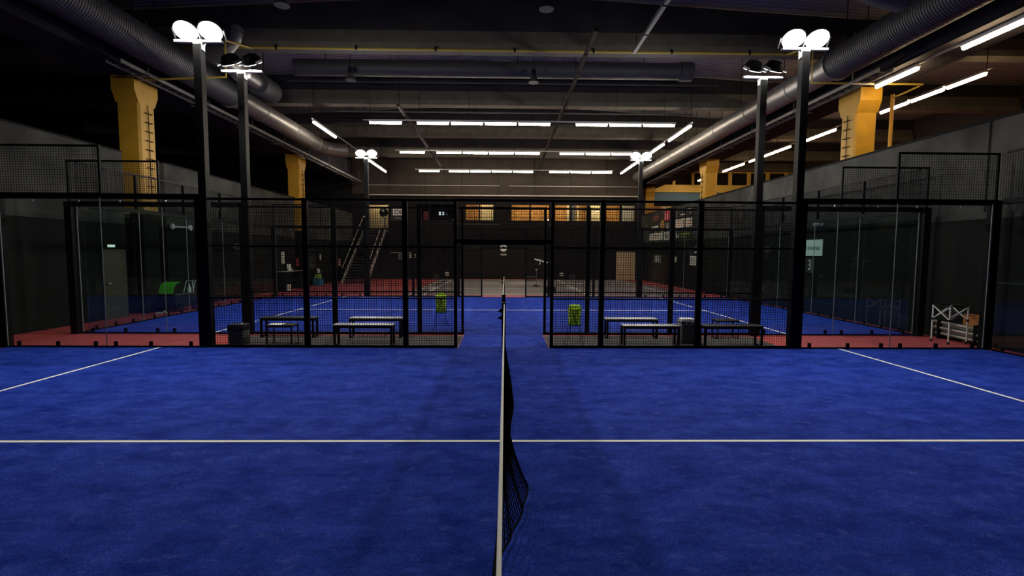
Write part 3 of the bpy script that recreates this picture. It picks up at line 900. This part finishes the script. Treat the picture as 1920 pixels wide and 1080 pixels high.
bench(-4.93,-4.38,10.16,10.52,0.43,'seat_black','small black table with a white paper on it, left of doorway','low_table','table',tk=0.02)
bench(4.92,5.44,11.15,11.47,0.43,'seat_black','small bare black table behind the rightmost bench','low_table','table',tk=0.02)
o = MB().box(-4.9,-4.62,10.2,10.42,0.4365,0.4405).build('paper',M['paper']); tag(o,'white sheet of paper lying on the small black table','paper')
def bin_(x, y, w_, h, label, bag):
    t = thing('waste_bin', label, 'bin', (x,y,0.006))
    b = MB()
    q = w_/2
    b.prism([(-q*0.92,-q*0.92),(q*0.92,-q*0.92),(q*0.92,q*0.92),(-q*0.92,q*0.92)],'z',0,0.04)
    b.bbox(-q,q,-q,q,0.03,h-0.06,0.015)
    b.build('body',M['bin'],t)
    MB().bbox(-q-0.012,q+0.012,-q-0.012,q+0.012,h-0.09,h-0.03,0.01).build('rim',M['steel'],t)
    n = 26; vs = []; fs = []
    rr = random.Random(int(x*10))
    for j, (k, z) in enumerate(((1.06,h-0.11),(1.10,h-0.03),(1.04,h+0.02),(0.7,h+0.03),(0.3,h-0.005),(0.02,h-0.01))):
        for i in range(n):
            a = 2*PI*i/n
            c, s_ = math.cos(a), math.sin(a)
            m_ = max(abs(c),abs(s_))
            r_ = q*k/m_*(0.97+0.05*rr.random())
            vs.append((c*r_, s_*r_, z+0.018*(rr.random()-0.5)))
    for j in range(5):
        for i in range(n):
            fs.append((j*n+i,j*n+(i+1)%n,(j+1)*n+(i+1)%n,(j+1)*n+i))
    MB().add(vs,fs).build('bag',M[bag],t,True)
    return t
bin_(-5.58,10.38,0.30,0.40,'grey bin with black bag by the left light pole','seat_black')
bin_(4.0,10.62,0.28,0.52,'grey bin with white bag between the two front row benches on the right','plastic_bag')

# ball baskets
def basket(x, y, z0, z1, r0, r1, label):
    t = thing('ball_basket', label, 'ball basket', (x,y,0.008 if y > Y2 else 0.006))
    wr = MB()
    n = 16
    for i in range(n):
        a = 2*PI*i/n
        wr.tube([(math.cos(a)*r0,math.sin(a)*r0,z0),(math.cos(a)*r1,math.sin(a)*r1,z1)],0.0025,4)
    for j in range(7):
        k = j/6; r_ = r0+(r1-r0)*k; z = z0+(z1-z0)*k
        wr.tube([(math.cos(2*PI*i/24)*r_,math.sin(2*PI*i/24)*r_,z) for i in range(25)],0.0025 if 0 < j < 6 else 0.006,4,False)
    for k in (-0.5,0,0.5):
        wr.tube([(-r0*math.sqrt(1-k*k),k*r0,z0),(r0*math.sqrt(1-k*k),k*r0,z0)],0.0035,4)
        wr.tube([(k*r0,-r0*math.sqrt(1-k*k),z0),(k*r0,r0*math.sqrt(1-k*k),z0)],0.0035,4)
    wr.build('wire_basket',M['basket'],t)
    for sx in (-1,1):
        hd = MB().tube([(sx*0.105,-0.13,z0+0.12),(sx*0.14,-0.15,z0*0.45),(sx*0.185,-0.2,0.006),(sx*0.185,0.2,0.006),(sx*0.14,0.15,z0*0.45),(sx*0.105,0.13,z0+0.12)],0.006,6)
        hd.build('leg',M['steel'],t)
    return t
ball_proto = None
def ico(r):
    import bmesh
    bm = bmesh.new(); bmesh.ops.create_icosphere(bm, subdivisions=2, radius=r)
    me = bpy.data.meshes.new('tennis_ball'); bm.to_mesh(me); bm.free()
    me.polygons.foreach_set('use_smooth',[True]*len(me.polygons))
    return me
ball_me = ico(0.0325); ball_me.materials.append(M['ball'])
def fill_balls(x, y, z0, z1, r0, r1, label, group, seed):
    rr = random.Random(seed); zb = 0.007
    H = z1-z0; k = 0
    z = z0+0.04
    while z < z1+0.055:
        f = (z-z0)/H
        rad = r0+(r1-r0)*min(1,f)-0.037
        rings = [(rad, max(3,int(2*PI*rad/0.068)))]
        if rad > 0.07: rings.append((rad-0.067, max(1,int(2*PI*(rad-0.067)/0.07))))
        if z > z1: rings = [(rad*0.72, 7),(0.0,1)] if z < z1+0.03 else [(0.045,3)]
        a0 = rr.random()*6
        for r_, n in rings:
            for i in range(n):
                a = a0+2*PI*i/n
                o = bpy.data.objects.new('tennis_ball', ball_me); col.objects.link(o)
                o.location = (x+math.cos(a)*r_, y+math.sin(a)*r_, zb+z+rr.uniform(-0.003,0.003))
                o.rotation_euler = (rr.random()*6,rr.random()*6,0)
                tag(o,label,'tennis ball',group)
        z += 0.062
for (x, y, z0, z1, nm, sd) in ((-1.56,12.2,0.46,0.88,'left',3),(1.5,10.32,0.42,0.82,'right',5)):
    lb = 'green wire basket heaped with tennis balls %s of the doorway' % nm
    basket(x,y,z0,z1,0.125,0.155,lb)
    fill_balls(x,y,z0,z1,0.125,0.155,'yellow-green tennis ball heaped in the wire basket %s of the doorway' % nm,'tennis balls in the %s basket' % nm,sd)

# ball cart with white legs at the right wall
F_, L_, R_ = Vector((9.74,10.5,0)), Vector((9.76,10.95,0)), Vector((10.2,10.56,0))
B_ = L_+R_-F_
t = thing('ball_cart','open ball cart frame on four white legs by the right wall','ball cart',(F_.x,F_.y,0))
loc = [p-F_ for p in (F_,L_,B_,R_)]
for p in loc:
    MB().tube([(p.x,p.y,0.06),(p.x,p.y,0.84)],0.016,8).build('leg',M['white'],t,True)
    c = MB().lathe([(0.022,-0.012),(0.03,-0.008),(0.03,0.008),(0.022,0.012)],14,(p.x,p.y,0.032),'x'); c.build('caster',M['black'],t,True)
    MB().tube([(p.x,p.y,0.50),(p.x,p.y,0.55)],0.023,8).build('collar',M['black'],t,True)
for i in range(4):
    a, b = loc[i], loc[(i+1) % 4]
    MB().tube([(a.x,a.y,0.84),(b.x,b.y,0.84)],0.014,6).build('top_rail',M['black'],t)
    if i in (0,3,1,2):
        MB().tube([(a.x,a.y,0.82),(b.x,b.y,0.53)],0.010,6).build('brace',M['white'],t)
        MB().tube([(a.x,a.y,0.53),(b.x,b.y,0.82)],0.010,6).build('brace',M['white'],t)
t = thing('tube_bundle','bundle of dull metal tubes lying along the foot of the right wall','tube bundle',(10.3,10.3,0))
for j, (dx, z) in enumerate(((0.0,0.09),(0.045,0.16),(-0.02,0.22),(0.05,0.29),(0.0,0.35))):
    MB().tube([(dx,0.02*j,z),(dx,1.12+0.02*j,z+0.04)],0.04,10).build('tube',M['tubes'],t,True)
for y in (0.12,1.02):
    MB().box(-0.07,0.095,y-0.03,y+0.03,0.0,0.44).build('black_end',M['steel'],t)
t = thing('plywood_board','orange-brown plywood board propped above the metal tubes at the right wall','board',(10.38,10.22,0.0))
MB().box(-0.012,0.008,0.0,0.62,0.30,0.66).build('board_sheet',M['ply'],t)
MB().box(-0.012,0.008,0.02,0.05,0,0.30).build('support',M['ply'],t); MB().box(-0.012,0.008,0.57,0.60,0,0.30).build('support',M['ply'],t)

# cleaning machine with green cover, left
t = thing('floor_machine','black floor machine with bright green cover beside the left wall','floor machine',(-10.75,16.1,0))
MB().bbox(-0.28,0.28,-0.3,0.75,0.14,0.58,0.04).build('body',M['seat_black'],t)
vs = []; fs = []
n = 10
for i in range(n+1):
    a = R(95)*i/n
    y_, z_ = -0.34+0.34*(1-math.cos(a)), 0.60+0.36*math.sin(a)
    for x_ in (-0.22,0.22): vs += [(x_,y_,z_),(x_,y_+0.02,z_-0.02)]
for i in range(n):
    b = i*4
    fs += [(b,b+2,b+6,b+4),(b+1,b+5,b+7,b+3),(b,b+4,b+5,b+1),(b+2,b+3,b+7,b+6)]
fs += [(0,1,3,2),(n*4,n*4+2,n*4+3,n*4+1)]
MB().add(vs,fs).build('cover',M['green'],t,True)
for x_ in (-0.31,0.31):
    for y_ in (-0.1,0.6):
        MB().lathe([(0.10,-0.03),(0.13,-0.02),(0.13,0.02),(0.10,0.03)],18,(x_,y_,0.13),'x').build('wheel',M['black'],t,True)
MB().tube([(-0.15,0.75,0.5),(-0.15,0.95,0.95),(0.15,0.95,0.95),(0.15,0.75,0.5)],0.014,6).build('handle',M['white'],t,True)
MB().tube([(0.2,0.7,0.95),(0.22,0.72,0.6),(0.24,0.75,0.3),(0.1,0.8,0.05)],0.016,6).build('hose',M['white'],t,True)
MB().lathe([(0.06,0.58),(0.06,0.72),(0.03,0.78),(0.03,0.86)],12,(0.18,0.55,0)).build('bottle',M['white'],t,True)
t = thing('strap','crumpled white strap on the red floor before the green covered machine','strap')
MB().tube([(-10.72,15.25,0.02),(-10.66,15.3,0.06),(-10.6,15.28,0.02),(-10.52,15.34,0.1),(-10.46,15.38,0.02),(-10.4,15.36,0.02)],0.018,6).build('strap_loop',M['paper'],t,True)

# ---------------------------------------------------------------- stairs
t = struct('staircase','steep straight staircase climbing along the left wall to the upstairs opening','staircase')
ya, yb_, zb_ = 31.6, 36.5, 3.6
for x in (-10.3,-8.75):
    MB().prism([(ya-0.25,0),(ya+0.15,0),(yb_,zb_-0.25),(yb_,zb_+0.05),(ya-0.25,0.12)],'x',x-0.03,x+0.03).build('stringer',M['trim'],t)
N = 19
for i in range(N):
    k = (i+1)/N
    MB().box(-10.27,-8.78,ya-0.15+(yb_-ya)*k-0.14,ya-0.15+(yb_-ya)*k+0.12,zb_*k-0.04,zb_*k).build('tread',M['bin'],t)
MB().box(-10.3,-8.6,yb_-0.05,WB+0.24,zb_-0.12,zb_).build('landing',M['bin'],t)
for x in (-10.3,-8.75):
    MB().tube([(x,ya-0.1,0.95),(x,yb_,zb_+1.0),(x,WB,zb_+1.0)],0.03,8).build('handrail',M['trim'],t)
    mb = MB()
    for i in range(6):
        k = i/5; y_ = ya-0.1+(yb_-ya+0.1)*k
        mb.tube([(x,y_,zb_*k*0.98),(x,y_,0.95+(zb_+0.05)*k)],0.018,6)
    each(mb,'baluster',M['steel'],t)

# ---------------------------------------------------------------- doors and wall items
def exit_sign(name, x0,x1,y0,y1,z0,z1,label):
    o = MB().box(x0,x1,y0,y1,z0,z1).build(name,M['exit']); tag(o,label,'sign lamp')
t = struct('door_1','cream door in the back wall near the right corner','door')
MB().box(8.5,9.95,WB-0.05,WB,0,2.12).build('door_leaf',M['door'],t)
mb = MB(); mb.box(8.44,8.5,WB-0.07,WB,0,2.18); mb.box(9.95,10.01,WB-0.07,WB,0,2.18); mb.box(8.44,10.01,WB-0.07,WB,2.12,2.18)
mb.build('door_frame',M['backwall'],t)
MB().box(9.8,9.9,WB-0.1,WB-0.05,1.0,1.06).build('door_handle',M['galv'],t)
exit_sign('sign_lamp',9.0,9.4,WB-0.08,WB,2.32,2.42,'small white lamp above the cream door')
t = struct('door_2','brown door in the left wall behind the court glass','door')
MB().box(WL,WL+0.05,14.0,14.85,0,2.0).build('door_leaf',M['browndoor'],t)
MB().box(WL+0.05,WL+0.1,14.1,14.2,1.0,1.05).build('door_handle',M['galv'],t)
exit_sign('sign_lamp',WL,WL+0.06,14.25,14.45,2.06,2.13,'small white lamp above the brown door on the left wall')
t = struct('door_3','dark brown door in the right wall toward the back','door')
MB().box(WR-0.04,WR,31.1,34.4,0,1.95).build('door_leaf',M['darkdoor'],t)
exit_sign('sign_lamp',WR-0.06,WR,32.6,33.25,2.28,2.38,'small white lamp above the dark brown door on the right wall')

def rects(name, m, parent, lst, face, depth):
    """flat lettering bars; lst of (u0,u1,z0,z1) along the wall"""
    mb = MB()
    for a, b, c, d in lst:
        a, b = min(a,b), max(a,b)
        if face == 'right': mb.box(depth-0.004,depth,a,b,c,d)
        elif face == 'left': mb.box(depth,depth+0.004,a,b,c,d)
        else: mb.box(a,b,depth-0.004,depth,c,d)
    return mb.build(name, m, parent)
def wall_board(face, u0, u1, z0, z1, m, label, name='wall_sign', cat='sign', th=0.025):
    t = thing(name, label, cat)
    u0, u1 = min(u0,u1), max(u0,u1)
    if face == 'right': MB().box(WR-th,WR,u0,u1,z0,z1).build('board',M[m],t)
    elif face == 'left': MB().box(WL,WL+th,u0,u1,z0,z1).build('board',M[m],t)
    else: MB().box(u0,u1,WB-th,WB,z0,z1).build('board',M[m],t)
    return t
D = WR-0.0255
# banner and number board at the near right
t = wall_board('right',15.91,17.5,1.92,2.46,'banner','pale green banner with dark lettering on the right wall, above the number board','banner','banner')
text('lettering','OP Ylä-Uusimaa',0.24,M['ink'],t,(D-0.002,16.72,2.19),'right',sx=0.88)
t = wall_board('right',16.39,17.12,1.34,1.84,'sign_dark','black board with a white number 3 on the right wall, under the banner','number_board','number board')
text('numeral','3',0.50,M['white'],t,(D-0.002,16.53,1.59),'right',sx=0.75)
rects('edge_strip',M['grey_ink'],t,[(16.39,16.42,1.34,1.84)],'right',D)
# sponsor boards towards the back
def bars(u0, u1, z0, z1, rows, n, seed):
    rr = random.Random(seed); out = []
    h = (z1-z0)/rows
    for r_ in range(rows):
        u = u0; L = (u1-u0)
        for i in range(n):
            w_ = L/n*rr.uniform(0.5,0.85)
            out.append((u+i*L/n, u+i*L/n+w_, z0+r_*h+h*0.2, z0+r_*h+h*0.8))
    return out
t = wall_board('right',32.2,35.0,2.90,3.38,'paper','wide pale board with brownish print, lowest row of wall boards beside the back corner')
rects('lettering',M['orange_ink'],t,bars(33.2,34.4,3.0,3.3,2,3,1),'right',D)
t = wall_board('right',30.9,31.9,2.87,3.38,'paper','small white board with black lettering, lowest row right of the wide pale board')
rects('lettering',M['ink'],t,bars(31.05,31.75,2.95,3.3,2,3,2),'right',D)
t = wall_board('right',32.7,34.5,4.15,4.66,'sign_dark','dark board with dull red lettering, top row on the right wall')
rects('lettering',M['dim_red'],t,bars(32.9,34.3,4.3,4.6,1,4,3)+bars(32.9,34.3,4.2,4.28,1,2,3),'right',D)
t = wall_board('right',30.9,31.9,4.1,4.68,'red_sign','bright red square board, top row on the right wall')
rects('lettering',M['paper'],t,bars(31.0,31.8,4.2,4.5,2,3,4),'right',D)
t = wall_board('right',32.9,34.7,3.55,4.03,'sign_dark','black board with white script lettering, middle row on the right wall')
rects('lettering',M['paper'],t,[(33.0,34.6,3.72,3.86),(33.3,34.2,3.62,3.68)],'right',D)
t = thing('emblem_board','gold oval emblem between black boards, middle row on the right wall','sign')
MB().lathe([(0.40,WR-0.03),(0.42,WR-0.02),(0.42,WR)],24,(0,32.3,3.77),'x').build('oval',M['gold'],t)
rects('emblem_bar',M['ink'],t,[(32.1,32.5,3.74,3.8)],'right',WR-0.0305)
t = wall_board('right',30.9,31.7,3.52,3.98,'sign_dark','small black board with white lettering, middle row right of the gold emblem')
rects('lettering',M['paper'],t,bars(30.97,31.6,3.56,3.95,3,2,6),'right',D)
t = wall_board('right',28.18,30.13,3.52,4.02,'paper','white board with orange print, wide, middle row nearer the camera')
rects('lettering',M['orange_ink'],t,bars(28.4,29.8,3.6,3.95,3,5,7),'right',D)
t = wall_board('right',27.18,28.1,3.50,3.99,'paper','white board with small orange print, middle row, nearest the camera')
rects('lettering',M['orange_ink'],t,bars(27.3,27.95,3.6,3.9,2,3,8),'right',D)
t = wall_board('right',27.15,30.0,4.08,4.62,'sign_dark','long black board with pale logo and lettering, top row nearest the camera')
rects('logo',M['grey_ink'],t,[(29.5,29.9,4.15,4.2),(29.55,29.85,4.25,4.3),(29.62,29.78,4.35,4.5)],'right',D)
rects('lettering',M['paper'],t,[(28.2,29.0,4.22,4.28),(27.3,28.0,4.45,4.52),(27.25,27.5,4.2,4.3)],'right',D)
t = wall_board('right',27.16,29.69,2.86,3.28,'sign_dark','black board with white hook logo and lime lettering, lowest row nearest the camera')
lg = MB()
pts = [(D-0.003,29.5,3.22),(D-0.003,29.5,3.05),(D-0.003,29.42,2.96),(D-0.003,29.28,2.94),(D-0.003,29.16,3.0),(D-0.003,29.12,3.12)]
lg.tube(pts,0.045,6); lg.build('logo',M['paper'],t)
rects('lettering',M['lime'],t,bars(27.5,28.9,3.04,3.2,1,6,9)+bars(27.6,28.8,2.93,2.99,1,4,9),'right',D)
t = wall_board('right',32.3,33.65,1.36,1.86,'grey_ink','framed grey notice on the brown door of the right wall','notice','notice')
rects('lettering',M['paper'],t,bars(32.5,33.5,1.42,1.8,3,4,10),'right',D-0.02)
for ch in t.children: ch.location.x -= 0.03
t = wall_board('right',29.45,29.75,1.48,1.80,'paper','narrow white label on the right wall between notice and sheet','notice','notice')
t = wall_board('right',26.32,27.28,1.34,1.86,'paper','white printed sheet on the right wall, nearest the camera','notice','notice')
rects('lettering',M['grey_ink'],t,bars(26.9,27.15,1.5,1.75,3,1,11),'right',D)
t = wall_board('right',26.4,26.62,2.2,2.33,'paper','small white tag above the printed sheet, upper of two','notice','notice')
t = wall_board('right',26.4,26.62,2.0,2.12,'paper','small white tag above the printed sheet, lower of two','notice','notice')
t = thing('wall_lamp','small pale wall lamp above the banner on the right wall','wall lamp')
MB().bbox(WR-0.12,WR,15.95,16.3,2.90,3.02,0.02).build('lamp_body',M['white'],t)
t = thing('wall_bracket','white double-ended bracket high on the left wall behind the court glass','bracket')
MB().tube([(WL+0.06,16.95,2.78),(WL+0.06,17.9,2.8)],0.03,8).build('arm',M['white'],t,True)
for y in (16.95,17.9):
    MB().lathe([(0.05,WL),(0.10,WL+0.03),(0.10,WL+0.09),(0.04,WL+0.12)],14,(0,y,2.79),'x').build('end_knob',M['white'],t,True)
# back wall items
t = thing('wall_clock','round white clock at the middle of the back wall','clock')
MB().lathe([(0.27,WB),(0.27,WB-0.05),(0.25,WB-0.06)],28,(-0.03,0,2.34),'y').build('dial',M['paper'],t)
mb = MB(); mb.box(-0.035,-0.02,WB-0.07,WB-0.06,2.34,2.52); mb.box(-0.03,0.1,WB-0.07,WB-0.06,2.33,2.345); mb.box(-0.12,0.06,WB-0.066,WB-0.06,2.42,2.47)
mb.build('hands',M['ink'],t)
t = wall_board('back',-0.25,0.2,1.78,1.92,'grey_ink','small grey plate under the clock on the back wall')
rects('lettering',M['paper'],t,[(-0.18,0.12,1.84,1.86)],'back',WB-0.0255)
t = wall_board('back',-8.48,-7.35,4.35,5.35,'sign_dark','white and black lettered board beside the round black sign, upper left back wall')
rects('panel',M['paper'],t,[(-8.3,-7.35,4.72,5.25)],'back',WB-0.0255)
text('lettering','CAS',0.42,M['ink'],t,(-7.82,WB-0.031,4.97),'back',sx=1.0)
rects('caption',M['grey_ink'],t,bars(-8.2,-7.45,4.42,4.66,1,5,12),'back',WB-0.0255)
t = thing('round_sign','round black sign with white star mark hanging by the stair head','sign')
MB().lathe([(0.02,WB-0.36),(0.22,WB-0.33),(0.30,WB-0.26),(0.33,WB-0.18),(0.33,WB-0.1)],24,(-8.95,0,4.93),'y').build('disc',M['steel'],t,True)
MB().tube([(-8.95,WB-0.14,5.25),(-8.95,WB-0.02,5.4)],0.02,6).build('hanger',M['steel'],t)
mb = MB()
for k in range(5):
    a = PI/2+2*PI*k/5
    mb.bar((-8.95,WB-0.365,5.06),(-8.95+0.11*math.cos(a),WB-0.345,5.06+0.11*math.sin(a)),0.035,0.03)
mb.build('mark',M['paper'],t)
t = wall_board('back',-7.12,-6.86,1.56,1.86,'paper','white plate reading 0 on the back wall, left of the 3 plate'); text('numeral','0',0.3,M['ink'],t,(-6.99,WB-0.03,1.71),'back')
t = wall_board('back',-6.78,-6.54,1.56,1.86,'sign_dark','dark plate reading 3 on the back wall, right of the 0 plate'); text('numeral','3',0.34,M['paper'],t,(-6.66,WB-0.03,1.71),'back')
t = wall_board('back',-7.95,-7.5,1.45,1.92,'grey_ink','grey gridded panel on the back wall beside the stairs','panel','panel')
rects('grid',M['ink'],t,[(-7.95,-7.5,1.6,1.62),(-7.95,-7.5,1.75,1.77),(-7.73,-7.71,1.45,1.92)],'back',WB-0.0255)
t = wall_board('back',-8.5,-6.9,1.93,1.97,'trim','thin pale shelf on the back wall above the gridded panel','shelf','shelf',0.15)
for x, nm in ((-4.28,'left'),(4.38,'right')):
    t = wall_board('back',x-0.14,x+0.14,0.24,0.5,'paper','small white plate low on the back wall, %s of centre' % nm)
    rects('lettering',M['ink'],t,[(x-0.09,x+0.09,0.32,0.34),(x-0.09,x+0.09,0.39,0.41)],'back',WB-0.0255)
    xb = x*1.17
    t = thing('net_post_base','black block standing by the back wall, %s of centre' % nm,'block',(xb,36.7,0))
    MB().bbox(-0.22,0.22,-0.15,0.15,0,0.42,0.02).build('block',M['seat_black'],t)
    MB().box(-0.03,0.03,-0.03,0.03,0.42,0.5).build('stub',M['steel'],t)
# left wall items
def LB(*a, **k): return wall_board('left',*a,**k)
t = thing('notice','narrow white label stuck on the black corner post at the left picture edge','notice')
MB().box(-10.12,-10.05,Y1-0.026,Y1-0.02,1.48,1.78).build('board',M['paper'],t)
rects('lettering',M['ink'],t,[(-10.10,-10.07,1.52,1.56),(-10.10,-10.07,1.6,1.64),(-10.10,-10.07,1.68,1.72)],'back',Y1-0.0261)
LB(25.2,25.5,1.34,1.96,'paper','tall white notice above the shelf on the left wall','notice','notice')
LB(27.64,27.92,1.55,1.82,'paper','upper white notice beside the far left column','notice','notice').location.x = 0.12
LB(27.69,27.96,0.98,1.38,'paper','lower white notice beside the far left column','notice','notice').location.x = 0.12
LB(30.4,30.62,1.49,1.82,'paper','small white notice on the left wall before the stairs','notice','notice')
t = LB(33.7,34.3,1.0,1.52,'dim_red','reddish poster on the left wall under the stairs','poster','poster')
rects('lettering',M['paper'],t,bars(33.8,34.2,1.05,1.45,3,2,13),'left',WL+0.0255)
t = thing('wall_shelf','black shelf unit with a white top standing at the left wall','shelf unit',(WL,24.7,0))
MB().box(0,0.45,0,2.0,0.95,0.985).build('shelf_board',M['trim'],t)
for y in (0.03,1.95): MB().box(0,0.42,y-0.03,y+0.03,0,0.95).build('side_panel',M['seat_black'],t)
MB().box(0,0.42,0.06,1.92,0.45,0.48).build('shelf_board',M['seat_black'],t)
MB().box(0,0.02,0.06,1.92,0,0.95).build('rear_panel',M['seat_black'],t)
o = thing('leaflet','white leaflet leaning on the shelf unit at the left wall','leaflet',(WL+0.2,25.5,0.985))
MB().add([(0,0,0),(0.1,0.25,0),(0.02,0.25,0.34),(-0.08,0,0.34),(0.006,0,0),(0.106,0.25,0),(0.026,0.25,0.34),(-0.074,0,0.34)],[(0,1,2,3),(7,6,5,4),(0,4,5,1),(1,5,6,2),(2,6,7,3),(3,7,4,0)]).build('sheet',M['paper'],o)
o = thing('carton','white carton with red print in the lower shelf at the left wall','carton',(WL+0.24,25.2,0.0))
MB().box(-0.14,0.14,-0.16,0.16,0,0.3).build('box',M['paper'],o); MB().box(0.14,0.144,-0.1,0.1,0.08,0.2).build('print',M['dim_red'],o)
t = thing('fire_extinguisher','red fire extinguisher hung on the left wall right of the shelf unit','fire extinguisher',(WL+0.1,26.88,1.18))
MB().lathe([(0.07,0),(0.085,0.02),(0.085,0.34),(0.03,0.42),(0.025,0.46)],16).build('cylinder',M['fire'],t,True)
MB().tube([(0.0,0,0.46),(0.06,0,0.5),(0.09,0,0.3),(0.1,0,0.1)],0.012,6).build('hose',M['black'],t)
MB().box(-0.1,0.02,-0.03,0.03,0.2,0.26).build('wall_bracket',M['steel'],t)
t = thing('water_bottle_crate','blue crate of water bottles on the red floor by the left wall','crate',(-10.85,28.9,0))
MB().bbox(-0.2,0.2,-0.3,0.3,0,0.42,0.02).build('crate_body',M['brightblue'],t)
mb = MB()
for i in range(3):
    for s_ in (-0.09,0.09):
        mb.lathe([(0.06,0.42),(0.06,0.55),(0.025,0.62),(0.025,0.68)],10,(s_,-0.18+i*0.18,0))
mb.build('bottle_tops',M['lime'],t,True)
o = thing('white_jug','white jug standing on a black stand behind the blue crate','jug',(-11.05,29.45,0))
MB().box(-0.15,0.15,-0.12,0.12,0,0.72).build('stand',M['seat_black'],o)
MB().lathe([(0.09,0.72),(0.11,0.75),(0.11,0.9),(0.05,0.97)],14).build('jug_body',M['white'],o,True)
t = LB(28.7,29.7,0.95,1.85,'sign_dark','dark artwork with grey marks on the left wall above the blue crate','picture','picture')
mb = MB()
rr = random.Random(4)
for i in range(9):
    a, b = rr.uniform(28.8,29.5), rr.uniform(1.05,1.7)
    mb.tube([(WL+0.028,a,b),(WL+0.028,a+rr.uniform(-0.1,0.15),b+rr.uniform(-0.15,0.12))],0.025,5)
mb.build('marks',M['grey_ink'],t)

# ---------------------------------------------------------------- badminton gear on the grey floor
def net_stand(x, y, h, label):
    t = thing('net_stand',label,'net stand',(x,y,0.004))
    MB().lathe([(0.22,0),(0.22,0.06),(0.10,0.12),(0.03,0.14)],20).build('base',M['seat_black'],t,True)
    MB().tube([(0,0,0.12),(0,0,h)],0.025,8).build('upright',M['bin'],t,True)
    MB().box(-0.06,0.06,-0.04,0.04,h,h+0.08).build('head',M['grey_ink'],t)
net_stand(1.93,29.0,0.95,'short grey net stand with round black base on the grey floor')
t = thing('badminton_net_post','tall thin post with drooping white net tape, right of the far doorway','net post',(2.35,24.6,0.004))
MB().tube([(0,0,0.05),(0,0,1.45)],0.022,8).build('upright',M['grey_ink'],t,True)
MB().bbox(-0.25,0.25,-0.18,0.18,0,0.3,0.03).build('base',M['seat_black'],t)
vs = []; fs = []
P_ = [(0.0,1.43),(-0.05,1.52),(-0.2,1.49),(-0.36,1.53),(-0.5,1.60),(-0.62,1.62),(-0.72,1.63),(-0.82,1.68)]
for x_, z_ in P_: vs += [(x_,-0.02,z_-0.03),(x_,0.02,z_-0.03),(x_,0.02,z_+0.03),(x_,-0.02,z_+0.03)]
for i in range(len(P_)-1):
    for k in range(4):
        a = i*4+k; b = i*4+(k+1) % 4; fs.append((a,b,b+4,a+4))
fs += [(3,2,1,0),tuple((len(P_)-1)*4+k for k in range(4))]
MB().add(vs,fs).build('net_tape',M['tape'],t)
MB().tube([(-0.55,0,1.58),(-0.53,0,1.45),(-0.57,0,1.38)],0.018,6).build('tape_end',M['tape'],t)
t = thing('dark_stool','low dark stool on the grey floor left of the net stand','stool',(1.95,35.2,0.004))
MB().bbox(-0.32,0.32,-0.2,0.2,0.18,0.32,0.03).build('seat',M['seat_black'],t)
for sx in (-0.24,0.24): MB().box(sx-0.02,sx+0.02,-0.15,0.15,0,0.18).build('leg',M['steel'],t)
# rows of small white balls on the floor beyond the second court
wb_me = bpy.data.meshes.new('white_ball')
import bmesh
bm = bmesh.new(); bmesh.ops.create_icosphere(bm, subdivisions=2, radius=0.055); bm.to_mesh(wb_me); bm.free()
wb_me.polygons.foreach_set('use_smooth',[True]*len(wb_me.polygons)); wb_me.materials.append(M['white'])
for x0, n, y, nm in ((-4.02,5,22.1,'left of doorway, nearest row'),(-4.0,5,26.5,'left of doorway, farther row'),(3.9,5,22.1,'right of doorway, nearest row'),(3.45,5,26.5,'right of doorway, farther row')):
    for i in range(n):
        o = bpy.data.objects.new('white_ball',wb_me); col.objects.link(o); o.location = (x0+i*0.115,y,0.059 if y > 23 else 0.055)
        tag(o,'small white floor ball beyond the second court, %s' % nm,'ball','white balls %s' % nm)
# stray white things by the stairs
for x, y, z, nm in ((-8.0,36.9,1.2,'lowest'),(-7.85,36.9,1.45,'highest')):
    pass
